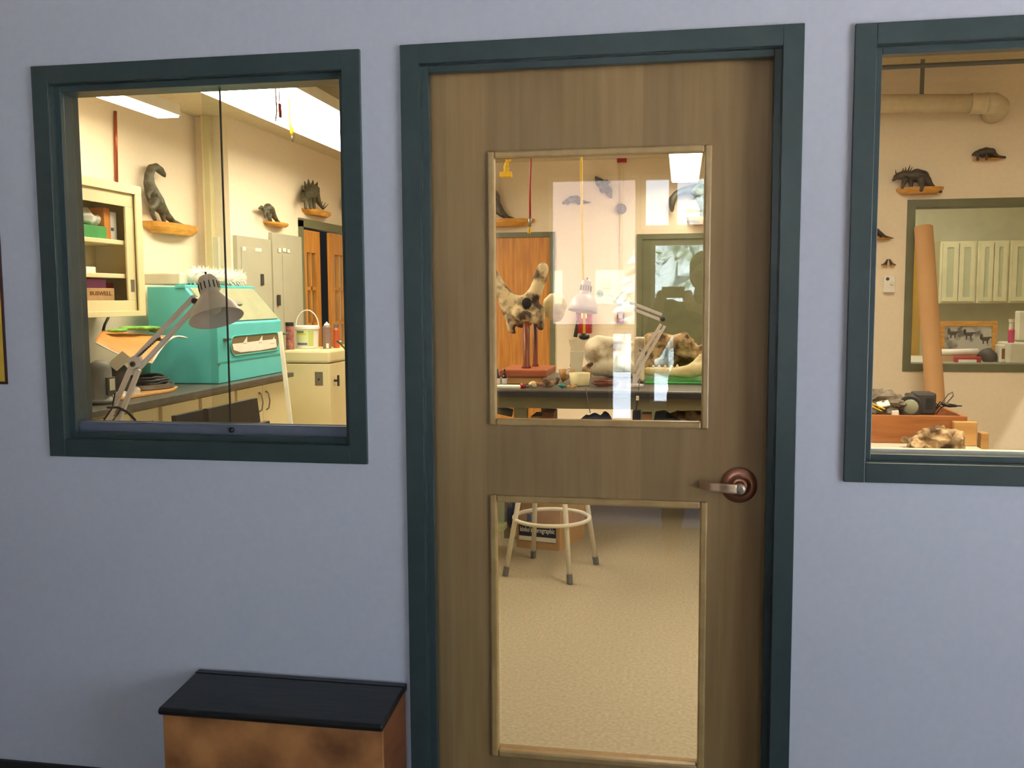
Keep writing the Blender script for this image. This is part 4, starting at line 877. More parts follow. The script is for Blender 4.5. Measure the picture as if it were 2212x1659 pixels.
MB().add([(base.x-.035, YBk, base.z), (base.x+.035, YBk, base.z), (base.x+.035, YBk+.03, base.z), (base.x-.035, YBk+.03, base.z), (a1.x-.05, YBk, a1.z), (a1.x+.045, YBk, a1.z), (a1.x+.045, YBk+.03, a1.z), (a1.x-.05, YBk+.03, a1.z)], [(0,3,2,1),(4,5,6,7),(0,1,5,4),(1,2,6,5),(2,3,7,6),(3,0,4,7)]).build('handle', 'offwhite', e, bev=.006)
b = MB(); random.seed(5); tp_ = PY(1243, 733, YBk)
for i in range(170):
    x = a1.x-.045+random.random()*.085; y = YBk+.003+random.random()*.024; b.tube([(x, y, a1.z-.005), (x+(random.random()-.5)*.012, y, a1.z+.03), (x+(x-a1.x)*.25+(random.random()-.5)*.02, y, tp_.z-random.random()*.012)], [.003, .0028, .001], 5)
o = b.build('bristles', 'plaster', e); o['kind'] = 'stuff'
tag(MB().bar(PY(1229, 806, 6.5)+Vector((0,0,-.03)), PY(1238, 757, 6.5), .022, .012).build('metal_spatula', 'steel', bev=.002), 'dark metal tool leaning left of the brush', 'tool')
tag(MB().bar(PY(1225, 809, 6.3), PY(1230, 793, 6.3), .03, .02).build('eraser', 'white', bev=.004), 'white block standing left of the tub', 'block')
# green and copper wire coil
p = bz(1303, 836); b = MB()
for k in range(5):
    r = .05+.012*(k % 3); b.tube([(p.x+.01+math.cos(t*.4)*r*1.25, p.y+.07+math.sin(t*.4)*r, BZ+.008+k*.008+.003*math.sin(t+k)) for t in range(16)], .0045, 6, closed=True)
tag(b.build('wire_coil', 'rustd', smooth=True), 'copper-brown wire coil behind the bright reflection', 'wire')
# plaster jackets and large bones
YP = 6.85
b = chains(MB(), [[(1285,760,26),(1300,770,30,.05),(1325,775,38,.1),(1352,775,40,.12),(1372,790,26,.12)], [(1278,742,12),(1292,736,13),(1310,740,14),(1335,742,14,.05)], [(1290,790,22),(1330,796,20),(1360,798,18)]], YP, jit=.2)
tag(b.build('plaster_cast', 'plaster', remesh=.014), 'big pale plaster jacketed fossil in the middle of the bench', 'fossil')
q = chains(MB(), [[(1256,800,4),(1264,796,5),(1272,790,5.5),(1277,786,5)], [(1271,800,7),(1270,812,7)]], 6.5, jit=.15); tag(q.build('jaw_bone', 'fossild', remesh=.006), 'small curved jaw bone standing behind the tub', 'bone')
p = bz(1381, 818); y_ = p.y+.35; 
tag(ybox(MB(), 1370, 729, 1392, 824, 6.42, .12).build('plaster_block', 'plaster', bev=.012), 'upright white plaster block between the lamp and the large fossil', 'block')
b = chains(MB(), [[(1404,735,17),(1425,730,15),(1450,738,14),(1472,736,18),(1488,745,16),(1500,756,8),(1525,750,9),(1545,752,12)], [(1402,760,17),(1408,780,16),(1416,792,12),(1400,792,10)], [(1430,760,14),(1452,752,11),(1475,764,8),(1492,768,9),(1520,768,12)], [(1445,776,13,.12),(1470,778,14,.14),(1495,776,14,.12)], [(1530,765,14),(1545,785,16),(1550,800,12)], [(1440,740,14,.12),(1490,750,14,.14)]], 6.75, jit=.35)
tag(b.build('large_fossil', 'fossild', remesh=.010), 'large brown fossil skull block at the right end of the bench', 'fossil')
gm = [bz(1392, 829), bz(1530, 829)]
tag(MB().box(gm[0].x, BX1-.02, gm[0].y, gm[0].y+.42, BZ+.001, BZ+.012).build('green_mat', 'green', bev=.003), 'green mat under the pale jaw at the bench right end', 'mat')
YJ = gm[0].y+.14
j = empty('jaw_cast', PY(1450, 815, YJ), 'white cast lower jaw with pointed teeth on the green mat', 'jaw')
b = chains(MB(), [[(1399,802,9),(1425,803,10),(1455,804,10),(1485,803,14),(1503,797,17),(1518,795,17),(1530,800,14)], [(1500,790,9),(1510,778,8),(1514,769,5)], [(1518,790,9),(1518,775,6),(1515,770,4)]], YJ)
b.build('jaw_body', 'bone', j, remesh=.007)
for u, h in ((1411,8), (1424,8), (1437,8), (1451,8), (1463,9), (1470,4)):
    p = PY(u, 796, YJ); w = 5.5*YJ/2048; MB().lathe([(w, -.004), (w*.9, .004), (w*.2, h*YJ/2048)], (p.x, YJ, p.z), (0, 0, 1), 10).build('tooth', 'bone', j, smooth=True)
# ---- bench lamp
YL = 6.15
e, c, ax = lamp(YL, 'small white adjustable lamp on the bench with its shade over the hanging cord',
    [('upper_arm', [((1292,627),(1430,680)), ((1300,642),(1430,692))]), ('lower_arm', [((1428,700),(1368,797)), ((1436,704),(1376,808))])],
    [(1432,689,.02), (1296,634,.024), (1383,757,.008)], (1268,605), None, (-.12, -.16, -1), .096, .205, None, None, BZ, PY(1383, 838, YL), rw=.019, dome=True)
fz = PY(1372, 812, YL); MB().bar((fz.x, YL, BZ+.02), (fz.x, YL, fz.z+.012), .03).build('post', 'lampw', e)
MB().lathe([(.055, 0), (.055, .012), (.02, .02)], (fz.x, YL, BZ+.002)).build('base', 'lampw', e, smooth=False)
b = MB().tube([PY(1382,818,YL-.06), PY(1380,838,YL-.16), PY(1377,850,BY0-.01), PY(1376,868,BY0-.01), PY(1373,895,BY0-.01)], .004, 6); b.build('power_cord', 'black', e, smooth=True)
p = PY(1377, 860, BY0-.012); MB().box(p.x-.009, p.x+.009, p.y-.009, p.y+.009, p.z-.014, p.z+.014).build('cord_switch', 'offwhite', e, bev=.003)
tag(MB().tube([PY(1265,838,BY0-.006), PY(1268,855,BY0-.008), PY(1271,872,BY0-.01), PY(1275,892,BY0)], .003, 6).build('grey_wire', 'greyp', smooth=True), 'thin grey wire hanging over the bench edge below the tub', 'wire')
# ---- hanging cords and hoses
YH = 6.6
def drop(u, v, Y): p = PY(u, v, Y); return Vector((p.x, p.y, CZ))
ph = PY(1146, 345, YH)
e = empty('air_hose', (ph.x, YH, ph.z), 'red hose with metal coupling hanging from the ceiling left of the yellow cord', 'hose')
MB().tube([(ph.x+.004, YH, CZ), PY(1147, 345, YH), PY(1145, 410, YH), PY(1145, 469, YH)], .0075, 9).build('hose', 'red', e, smooth=True)
MB().tube([PY(1145,468,YH), PY(1144,490,YH)], .011, 10).build('coupling', 'steel', e, smooth=True)
MB().tube([PY(1143,489,YH), PY(1141,504,YH)], .005, 6).build('yellow_tail', 'yellow', e); MB().tube([PY(1145,489,YH), PY(1145,504,YH)], .005, 6).build('yellow_tail', 'yellow', e)
YY = 6.5
e = empty('extension_cable', PY(1258, 600, YY), 'yellow cable hanging from the ceiling past the bench lamp to the bench', 'cord')
pts = [PY(1255.5,325,YY), PY(1256,400,YY), PY(1257.5,500,YY), PY(1260,600,YY), PY(1262,660,YY), PY(1262,722,YY), PY(1261,745,YY), PY(1257,768,YY)]; pts = [Vector((pts[0].x, YY, CZ))]+pts
MB().tube(pts, .0085, 9).build('cord', 'yellow', e, smooth=True)
p = PY(1262, 727, YY); MB().ell((p.x, YY, p.z), (.038, .038, .024), 20, 12).build('weight', 'black', e, smooth=True)
MB().tube([PY(1258,770,YY), PY(1255,780,YY), PY(1250,785,YY), PY(1253,797,YY)], [.008, .011, .016, .006], 8).build('plug', 'yellow', e, smooth=True)
YK = 7.2; ph = PY(1093, 378, YK)
e = empty('yellow_hook', (ph.x, YK, ph.z), 'yellow hanging reel bracket at upper left of the door glass', 'hook')
MB().tube([PY(1106,339,YK), PY(1102,346,YK), PY(1096,348,YK), PY(1094,344,YK), (PY(1092,338,YK).x, YK, CZ)], .012, 8).build('strap', 'yellow', e, smooth=True)
ybox(ybox(MB(), 1079, 370, 1104, 382, YK, .06), 1088, 358, 1098, 371, YK, .05).build('bracket', 'yellow', e, bev=.006)
MB().tube([PY(1096,348,YK), PY(1093,362,YK)], [.014, .022], 8).build('stem', 'yellow', e, smooth=True)
# ---- things on the far wall
Yw = YF
e = empty('fire_extinguisher', PY(1262, 720, Yw-.08), 'red fire extinguisher with pale label and dark hose behind the yellow cord', 'fire extinguisher')
c0, c1 = PY(1263, 720, Yw-.1), PY(1263, 655, Yw-.1)
MB().lathe([(.07, 0), (.078, .01), (.078, c1.z-c0.z-.05), (.05, c1.z-c0.z-.01), (.02, c1.z-c0.z)], (c0.x, Yw-.085, c0.z), seg=24).build('cylinder', 'red', e, smooth=True)
MB().box(c0.x-.03, c0.x+.03, Yw-.168, Yw-.16, c0.z+.16, c0.z+.24).build('label_plate', 'plaster', e)
MB().lathe([(.018, 0), (.018, .05)], (c0.x, Yw-.085, c1.z-.01)).box(c0.x-.02, c0.x+.07, Yw-.1, Yw-.07, c1.z+.03, c1.z+.05).build('valve', 'dark', e)
MB().tube([(c0.x, Yw-.085, c1.z+.03), (c0.x-.09, Yw-.09, c1.z), PY(1249, 690, Yw-.09), PY(1243, 728, Yw-.09)], [.012, .012, .016, .022], 8).build('hose', 'dark', e, smooth=True)
e = empty('alarm_box', PY(1343, 342, Yw), 'dark red alarm box high on the far wall', 'alarm')
ybox(MB(), 1333, 335, 1353, 350, Yw-.06, .06).build('box', 'red', e, bev=.004)
p = PY(1343, 350, Yw); q = PY(1341, 672, Yw); MB().box(p.x-.012, p.x+.012, Yw-.022, Yw-.001, q.z, p.z).build('conduit', 'enamel', e)
e = empty('alarm_pull', PY(1341, 697, Yw), 'small red alarm pull station low on the far wall under the conduit', 'alarm')
ybox(MB(), 1333, 674, 1348, 698, Yw-.045, .045).build('body', 'red', e, bev=.004); ybox(MB(), 1336, 680, 1345, 688, Yw-.05, .005).build('handle', 'white', e)
p = PY(1342, 452, Yw); e = empty('wall_bell', p, 'round pale bell on the conduit below the alarm box', 'bell'); MB().lathe([(.055, 0), (.055, .02), (.045, .035), (.01, .04)], (p.x, Yw-.024, p.z), (0, -1, 0)).build('gong', 'greyp', e, smooth=True)
tag(ybox(MB(), 1302, 602, 1317, 623, Yw-.05, .05).build('wall_switch', 'enamel', bev=.006), 'beige switch box on the far wall right of the lamp shade', 'switch')
# ---- under the bench
p = PY(1092, 889, 6.3); tag(MB().tube([PY(1065, 883, 6.25), PY(1107, 892, 6.25)], .028, 14).build('grey_roll', 'greyp', smooth=True), 'grey roll poking out under the bench at the left', 'roll')
def low(nm, lab, cat, u0, v0, u1, Y, dep, mt, zb=0, bev=.006): 
    a = PY(u0, v0, Y); c = PY(u1, v0, Y); return tag(MB().box(a.x, c.x, Y, Y+dep, zb, a.z).build(nm, mt, bev=bev), lab, cat)
tag(MB().box(BX0+.14, -.86, BY0+.2, BY1-.2, .40, .43).box(BX0+.14, BX0+.18, BY0+.2, BY1-.2, 0, .4).box(-.9, -.86, BY0+.2, BY1-.2, 0, .4).build('low_table', 'crateL'), 'low wooden table standing under the bench at the left', 'table')
bb = low('open_box', 'open brown box under the bench left of the blue bag', 'box', 1146, 899, 1168, 6.2, .25, 'card', .432)
bb = low('wooden_box', 'brown lump-topped wooden box under the bench beside the open box', 'box', 1170, 890, 1196, 6.3, .2, 'crate', .432)
tag(MB().box(-.80, .45, BY0+.22, BY1-.2, .36, .39).box(-.80, -.76, BY0+.22, BY1-.2, 0, .36).box(.41, .45, BY0+.22, BY1-.2, 0, .36).build('low_shelf', 'dark'), 'dark low shelf under the bench right of the low table', 'shelf')
b = MB()
for u, v, r in ((1262,905,.1), (1285,900,.11), (1305,902,.1), (1250,910,.08)): p = PY(u, v, 6.3); b.ell((p.x, 6.32, .45), (r, r*1.1, max(.04, p.z-.44)), 16, 10, jit=.2, js=9)
for k in range(1): tag(b.build('blue_bag', 'blue', remesh=.012), 'blue cloth bag under the bench below the tub', 'bag')
low('small_box', 'small tan box under the bench between lamp cord and rock', 'box', 1386, 894, 1407, 6.18, .12, 'crateL', .392, .003)
low('dark_crate', 'dark crate behind the tan box under the bench', 'crate', 1366, 888, 1384, 6.4, .3, 'edge', .392, .004)
b = chains(MB(), [[(1452,906,15),(1470,905,17),(1490,904,18),(1512,902,20),(1530,905,18)], [(1480,922,18),(1515,922,20)]], 6.5, jit=.4); tag(b.build('speckled_rock', 'fossild', remesh=.012), 'speckled fossil rock under the right end of the bench', 'rock')
b = MB(); b.add([PY(1415,893,6.2), PY(1436,890,6.2), PY(1470,912,6.2), PY(1478,925,6.2), PY(1408,925,6.2)]+[p+Vector((0,.12,0)) for p in (PY(1415,893,6.2), PY(1436,890,6.2), PY(1470,912,6.2), PY(1478,925,6.2), PY(1408,925,6.2))], [(0,4,3,2,1),(5,6,7,8,9)]+[(i,(i+1)%5,(i+1)%5+5,i+5) for i in range(5)])
tag(b.build('black_wedge', 'void', bev=.006), 'black sloping case in front of the speckled rock', 'case')

# ---- stool, carton, trolley seen through the lower lite
sx, sy = -.69, 5.035
e = empty('stool', (sx, sy, 0), 'cream metal stool with ring footrest behind the lower door glass', 'stool')
feet = [PZ(1231, 1262, 0), PZ(1152, 1205, 0), PZ(1091, 1244, 0), PZ(1288, 1219, 0)]
tops = [PY(1220, 1078, 4.93), PY(1156, 1078, 5.17), PY(1121, 1078, 4.96), PY(1267, 1080, 5.12)]
for f, t in zip(feet, tops):
    d = (t-f).normalized(); tt = f+d*((.66-f.z)/d.z)
    MB().tube([f+d*.03, tt], .0135, 14).build('leg', 'offwhite', e, smooth=True)
    MB().tube([f, f+d*.05], .0165, 12).build('foot_tip', 'greyp', e, smooth=False)
rz = PY(1190, 1117, 5.04).z; rr = (PY(1273, 1117, 5.04).x-PY(1112, 1117, 5.04).x)/2; rc = (PY(1273, 1117, 5.04).x+PY(1112, 1117, 5.04).x)/2
MB().tube([(rc+math.cos(2*math.pi*k/40)*rr, sy+math.sin(2*math.pi*k/40)*rr, rz) for k in range(40)], .011, 12, closed=True).build('footrest_ring', 'offwhite', e, smooth=True)
MB().lathe([(.165, 0), (.175, .01), (.175, .03), (.16, .04)], (sx, sy, .655), seg=40).build('seat', 'offwhite', e, smooth=False)
c0, c1, c2 = PZ(1117, 1181, 0), PZ(1208, 1190, 0), PZ(1262, 1160, 0)
zc = .30
e = empty('carton', ((c0.x+c2.x)/2, (c0.y+c2.y)/2, 0), 'cardboard carton with navy copier label on the floor behind the stool', 'box')
d01 = c1-c0; d12 = c2-c1; c3 = c0+d12; th = .006
Z = Vector((0, 0, 1))
for a, q in ((c0, c1), (c1, c2), (c3, c2), (c0, c3)):
    m_ = (a+q)/2; ax_ = (q-a)/2; ny = ax_.cross(Z).normalized(); MB().obox(m_+Z*zc/2, ax_, ny*th/2, Z*zc/2).build('side', 'card', e)
MB().obox((c0+c2)/2+Z*.004, d01/2*.97, d12/2*.97, Z*.004).build('bottom', 'card', e)
up_ = Vector((0, 0, 1)); fn = d01.cross(Z).normalized(); fn = fn if fn.y < 0 else -fn
for a, q, s_ in ((c0, c1, .5), (c3, c2, .55)):
    o_ = fn*(.10*s_) if q is c1 else -fn*.10; top = (a+q)/2+Z*zc; MB().obox(top+o_*.5+Z*.05, (q-a)/2*.97, o_*.5+Z*.05, (o_*.5+Z*.05).cross((q-a)).normalized()*.003).build('flap', 'card', e)
u1_, u2_ = .06, .93; lz0, lz1 = PY(1160, 1182, c0.y).z, PY(1160, 1153, c0.y).z
ll = c0+d01*(u1_+u2_)/2+fn*.005; ang = math.atan2(d01.y, d01.x)
zA, zB = .045, .155
MB().obox(Vector((ll.x, ll.y, (zA+zB)/2)), d01*(u2_-u1_)/2, fn*.001, Z*(zB-zA)/2).build('label_panel', 'navy', e)
MB().obox(Vector((ll.x, ll.y, zA+.015))+fn*.0012, d01*(u2_-u1_)/2, fn*.001, Z*.013).build('label_stripe', 'paper', e)
tcx = ll+fn*.003; text("kinko's xerographic", .042, (tcx.x, tcx.y, zA+.068), (math.pi/2, 0, ang), 'paper', e, sx=.66)
MB().obox(c0+d01*.30+fn*.006+Z*.185, d01*.05, fn*.001, Z*.022).build('logo_mark', 'blue', e)
# trolley with wheels at left edge
p = PZ(1075, 1205, 0); e = empty('trolley', (p.x-.1, p.y, 0), 'pale green wheeled machine partly hidden by the left edge of the lower door glass', 'trolley')
MB().box(p.x-.45, p.x-.012, p.y-.1, p.y+.3, .14, .62).build('body', mat('pale_green_enamel', (188,204,168), .5), e, bev=.012)
MB().box(p.x-.06, p.x+.035, p.y+.0, p.y+.12, .15, .185).build('bracket', mat('pale_green_bracket', (198,210,170), .5), e, bev=.006)
for (x, y, r) in ((p.x-.02, p.y+.02, .055), (p.x-.35, p.y+.02, .055)): MB().lathe([(r, -.015), (r, .015)], (x, y, r), (1, .1, 0), 24).build('wheel', 'black', e)
q = PY(1107, 1105, 5.7); e = empty('hand_wheel', (q.x, 5.7, .0), 'dark wheel on a grey stand left of the carton', 'wheel')
MB().tube([(q.x, 5.7+.085*math.cos(2*math.pi*k/28), q.z+.085*math.sin(2*math.pi*k/28)) for k in range(28)], .022, 10, closed=True).build('tyre', 'black', e, smooth=True)
MB().lathe([(.07, -.01), (.07, .01)], (q.x, 5.7, q.z), (1, 0, 0), 24).build('rim', 'greyp', e); MB().box(q.x-.05, q.x-.02, 5.68, 5.72, 0, q.z).build('stand', 'steel', e)

# ================================================================== RIGHT WINDOW
TZ = .80
tf = PZ(1900, 968, TZ).y-.12; tx1 = PY(2125, 965, 4.5).x
e = empty('side_table', (1.1, 4.6, 0), 'pale topped table under the crates inside the right window', 'table')
MB().box(.45, tx1, tf, 5.15, TZ-.04, TZ).build('table_top', 'offwhite', e, bev=.004)
for x in (.48, tx1-.06):
    for y in (tf+.03, 5.08): MB().box(x, x+.05, y, y+.05, 0, TZ-.04).build('leg', 'steel', e)
CY = PZ(1900, 957, TZ).y
kx0 = .62; kx1 = PY(2090, 905, CY).x; kz1 = PY(1985, 898, CY).z; kyb = CY+.62
e = empty('crate', ((kx0+kx1)/2, CY+.3, TZ), 'stained open wooden crate filled with stones on the side table', 'crate')
for nm, bb in (('front_board', (kx0, kx1, CY, CY+.02, TZ+.001, kz1)), ('back_board', (kx0, kx1, kyb-.02, kyb, TZ+.001, kz1)), ('side_board', (kx1-.02, kx1, CY+.021, kyb-.021, TZ+.001, kz1)), ('side_board', (kx0, kx0+.02, CY+.021, kyb-.021, TZ+.001, kz1)), ('bottom', (kx0+.02, kx1-.02, CY+.02, kyb-.02, TZ+.001, TZ+.015))):
    MB().box(*bb).build(nm, 'crate', e, bev=.002)
a = PY(2059, 910, CY-.03); c = PY(2110, 910, CY-.03)
tag(MB().box(a.x, c.x, CY-.045, CY-.005, TZ+.001, a.z).build('corner_block', 'crateL', bev=.004), 'upright orange wood block against the right end of the crate front', 'block')
a = PY(2114, 933, CY+.1); c = PY(2131, 933, CY+.1)
tag(MB().box(a.x, c.x, CY+.06, CY+.12, TZ-.25, a.z).build('board_end', 'crateL', bev=.004), 'shorter board end standing right of the crate', 'board')
# floating guard for the board: it stands on the floor bracket
tag(MB().box(a.x-.01, c.x+.01, CY+.04, CY+.16, 0, TZ-.251).build('post', 'crate', bev=.003), 'wooden post carrying the shorter board end', 'post')
random.seed(11); si = 0
spots = [(1880,862,.05),(1893,868,.045),(1908,862,.05),(1922,866,.045),(1935,868,.045),(1948,872,.04),(1886,884,.045),(1903,882,.05),(1920,884,.05),(1938,886,.04),(1898,856,.04),(1915,857,.038),(1872,872,.05)]
words = ['nearest the window frame edge at top', 'second along the top of the pile', 'third along the top of the pile', 'fourth along the top of the pile', 'beside the work light back', 'touching the work light', 'low under the tape strips', 'under the white card', 'left of the tape end', 'low beside the lamp lens', 'small one on the summit left', 'small one on the summit right', 'half hidden by the frame']
for (u, v, r), w in zip(spots, words):
    p = PY(u, v, CY+.16+.12*random.random()); b = MB().ell(p, (r*(1+.3*random.random()), r, r*.8), 12, 8, jit=.7, js=16+4*random.random())
    tag(b.build('stone', 'grock'), 'grey stone in the crate, '+w, 'stone', 'grey stones heaped in the crate')
b = MB(); p = Vector((kx0+.24, CY+.25, TZ+.016)); MB
tag(MB().ell((kx0+.26, CY+.27, TZ+.06), (.17, .15, .04), 18, 10, jit=.1).build('stone_bed', 'grock'), 'dark bed of stones filling the bottom of the crate', 'stones')
for (p_, q_, lab) in (((1876,868),(1912,884), 'yellow measuring strip, upper of the two on the stones'), ((1874,873),(1905,888), 'yellow measuring strip, lower of the two on the stones')):
    tag(MB().bar(PY(*p_, CY+.10), PY(*q_, CY+.06), .012, .003).build('measuring_strip', 'yellow'), lab, 'strip', 'yellow strips')
tag(MB().obox(PY(1908, 873, CY+.1), (.026, 0, .006), (-.002, .02, .01), (0, -.0015, .003)).build('paper_card', 'paper'), 'small white card lying on the stones', 'card')
tag(MB().obox(PY(1933, 893, CY+.035), (.014, 0, .002), (0, .012, 0), (0, 0, .012)).build('paper_scrap', 'paper'), 'white scrap at the crate rim under the work light', 'paper')
# work light
YWk = CY+.14; lp = PY(1967, 878, YWk); r_ = 19*YWk/2048
e = empty('work_light', (lp.x, YWk, lp.z-.06), 'dark portable work light with round glass lens on the crate rim', 'lamp')
axl = Vector((-.28, -1, -.05)).normalized()
MB().lathe([(r_*.7, 0), (r_*1.15, .05), (r_*1.25, .10), (r_*1.18, .115), (r_*1.02, .112)], lp-axl*.10, axl, 30).build('lamp_hood', 'dark', e, smooth=True)
MB().lathe([(r_*1.02, 0), (r_*.7, .006), (.001, .009)], lp+axl*.008, axl, 30).build('lens', mat('lamp_lens_glass', (168,172,146), .15), e, smooth=True)
a = PY(1985, 848, YWk+.02); c = PY(2020, 896, YWk+.02)
MB().box(a.x-.02, c.x, YWk+.0, YWk+.11, c.z, a.z).box(lp.x-.01, a.x, YWk+.03, YWk+.10, PY(1970, 862, YWk).z, a.z-.008).build('battery_case', 'dark', e, bev=.012)
for k in range(6): MB().box(a.x+.028, a.x+.062, YWk-.002, YWk, a.z-.03-.009*k, a.z-.026-.009*k).build('vent_slot', 'black', e)
b = MB(); random.seed(2)
b.tube([PY(2018,890,YWk+.05), PY(2026,880,YWk+.02), PY(2036,868,YWk+.03), PY(2048,852,YWk+.05), PY(2058,847,YWk+.05), PY(2059,855,YWk+.04), PY(2046,870,YWk+.02), PY(2030,884,YWk), PY(2022,895,YWk+.02)], .0028, 6)
b.tube([PY(2022,872,YWk+.03), PY(2035,880,YWk+.01), PY(2050,873,YWk), PY(2030,868,YWk), PY(2020,884,YWk+.02)], .0028, 6)
b.build('cable', 'black', e, smooth=True)
MB().tube([PY(2034,872,YWk), PY(2050,876,YWk), PY(2066,877,YWk)], [.007, .010, .006], 8).tube([PY(2066,877,YWk), PY(2078,877,YWk)], [.004, .003], 7).build('plug', 'black', e, smooth=True)
# rock in front
b = MB(); YQ = CY-.17
for u, v, r, rz in ((1985,950,.06,.045), (2005,940,.07,.07), (2020,930,.06,.075), (2032,934,.06,.07), (2045,946,.06,.055), (2062,942,.045,.055), (2070,941,.03,.05)):
    p = PY(u, v, YQ); b.ell((p.x, YQ, TZ+.010+(p.z-TZ)*.5), (r, .075, max(.03, (p.z-TZ)*.5+.004)), 22, 14, jit=.7, js=22)
p = PY(2020, 925, YQ)
tag(b.build('field_rock', 'fossild', remesh=.004), 'rough brown rock on the table in front of the crate', 'rock')
# tube
t0 = PY(1995, 491, 6.39); t1 = PY(2020, 862, 6.08); d = (t1-t0).normalized(); k = (t0.z-.03)/(-d.z)
e = empty('cardboard_tube', tuple(t0+d*k), 'tall brown cardboard tube leaning in front of the annex window', 'tube')
MB().tube([t0, t0+d*k], 18*6.25/2048, 32).build('tube_wall', 'tube', e, smooth=False)
MB().tube([t0-d*.001, t0+d*.004], 16*6.25/2048, 32).build('end_cap', 'card', e)
# thermostat
e = empty('thermostat', PY(1922, 632, 6.5), 'white thermostat with dial and dark sensor on the annex wall', 'thermostat')
ybox(MB(), 1910, 596, 1934, 632, 6.46, .04).build('case', 'white', e, bev=.004)
p = PY(1927, 612, 6.46); MB().lathe([(.014, 0), (.013, .01)], p, (0, -1, 0)).build('dial', 'offwhite', e, smooth=False)
p = PY(1917.5, 602.5, 6.46); MB().lathe([(.011, 0), (.010, .004)], p, (0, -1, 0)).build('sensor', 'dark', e)
# pipe with elbow and thin pipes
YPp = 6.28
e = empty('duct_pipe', PY(2000, 224, YPp), 'large cream pipe with elbow running along the top of the annex wall', 'pipe')
b = MB(); b.tube([PY(1700, 224, YPp), PY(2098, 224, YPp)], .056, 24); b.build('pipe_run', 'ceil', e, smooth=True)
MB().tube([PY(2096, 224, YPp), PY(2130, 224, YPp)], .062, 24).build('collar', 'ceil', e)
p = PY(2128, 224, YPp); b = MB(); b.tube([(p.x, YPp, p.z), (p.x+.05, YPp+.01, p.z-.002), (p.x+.085, YPp+.05, p.z-.01), (p.x+.10, YPp+.12, p.z-.02), (p.x+.10, YPp+.215, p.z-.02)], .066, 24); b.build('elbow', 'ceil', e, smooth=True)
p = PY(1991, 205, YPp); MB().box(p.x-.012, p.x+.012, YPp-.003, YPp+.003, p.z, CZ).build('strap', 'greyp', e)
p = PY(1990, 142, 6.1); tag(MB().tube([(.95, 6.1, p.z), (3.9, 6.1, p.z)], .014, 10).build('thin_pipe', 'greyp', smooth=True), 'thin pipe above the large cream pipe', 'pipe')
# ---- annex room behind the olive window
AY = 8.7
e = empty('annex_counter', (2.6, 9.1, 0), 'pale counter in the annex room holding the framed picture', 'counter')
az = .93
MB().box(1.9, 4.19, AY-.35, 9.35, az-.04, az).build('counter_top', 'offwhite', e); MB().box(1.92, 4.19, AY-.30, 9.33, 0, az-.04).build('cabinet_body', 'annexc', e)
p0, p1 = PY(2031, 694, AY), PY(2156, 694, AY)
e = empty('framed_picture', ((p0.x+p1.x)/2, AY, az), 'wood framed grey dinosaur drawing seen through the annex window', 'picture')
MB().ring(p0.x, p1.x, az+.001, p0.z, .042, AY, AY+.025).build('frame', 'shelf', e, bev=.002)
MB().box(p0.x+.04, p1.x-.04, AY+.012, AY+.016, az+.04, p0.z-.04).build('print', 'print', e)
for k, (u, v) in enumerate(((2058,720), (2092,722), (2128,732))):   # generic animal shapes in the drawing
    c = PY(u, v, AY+.010); b = MB()
    for du, dv, ru, rv in ((0,0,9,4), (-8,-5,3,6), (10,-3,7,1.6), (-4,6,1.5,5), (5,6,1.5,5)):
        q = PY(u+du, v+dv, AY+.010); b.ell(q, (ru*AY/2048, .0015, rv*AY/2048), 12, 8)
    b.build('drawn_animal', 'dark', e, smooth=True)
tag(MB().tube([PY(2005,762,8.5), PY(2112,760,8.5)], .028, 16).build('white_roll', 'paper', smooth=True), 'white paper roll lying in front of the framed picture', 'roll')
tag(MB().box(PY(2060,0,8.5).x if 0 else PY(2062,775,8.42).x, PY(2119,775,8.42).x, 8.40, 8.6, az+.001, PY(2090,771,8.42).z).build('red_box', 'red', bev=.004), 'red box in front of the framed picture', 'box')
tag(MB().box(PY(2071,780,8.38).x, PY(2108,780,8.38).x, 8.36, 8.39, az+.001, PY(2090,777,8.38).z).build('white_packet', 'paper'), 'white packet before the red box', 'packet')
tag(MB().box(PY(2004,780,8.5).x, PY(2058,780,8.5).x, 8.46, 8.6, az+.001, PY(2030,768,8.5).z).build('brown_box', 'card'), 'brown box under the white roll', 'box')
tag(MB().ell((PY(2133,764,8.5).x, 8.5, PY(2133,768,8.5).z), (.08, .06, .06), 14, 10, jit=.3, js=10).build('dark_bag', 'dark', smooth=True), 'dark bag at the right foot of the framed picture', 'bag')
p = PZ(2130, 800, az); 
e = empty('pump_bottle', PY(2184, 740, 8.35), 'pink bottle with clear neck right of the framed picture', 'bottle')
q0, q1 = PY(2184, 740, 8.35), PY(2184, 713, 8.35)
MB().lathe([(.024, 0), (.025, .004), (.025, q1.z-q0.z), (.018, q1.z-q0.z+.01)], q0, seg=18).build('body', 'pink', e, smooth=False)
MB().lathe([(.017, 0), (.015, .06), (.02, .065), (.02, .09)], (q1.x, 8.35, q1.z)).build('neck', 'offwhite', e)
tag(MB().box(q0.x-.022, q0.x+.75, 8.30, 8.62, az+.001, q0.z-.001).build('instrument_case', 'offwhite', bev=.01), 'white instrument case under the pink bottle', 'machine')
tag(ybox(MB(), 2200, 672, 2260, 735, 8.5, .1).build('display_unit', 'offwhite', bev=.01), 'white display unit standing on the instrument case at the right edge', 'machine')
e = empty('speaker', PY(2166, 804, 8.40), 'small pale loudspeaker with brown front beside the framed picture', 'speaker')
a = PY(2158, 745, 8.45); c = PY(2176, 745, 8.45); MB().box(a.x, c.x-.006, 8.42, 8.55, az+.001, a.z).build('cabinet', 'offwhite', e, bev=.008); MB().box(a.x+.015, c.x-.028, 8.415, 8.421, az+.03, a.z-.03).build('grille', 'oakside', e)
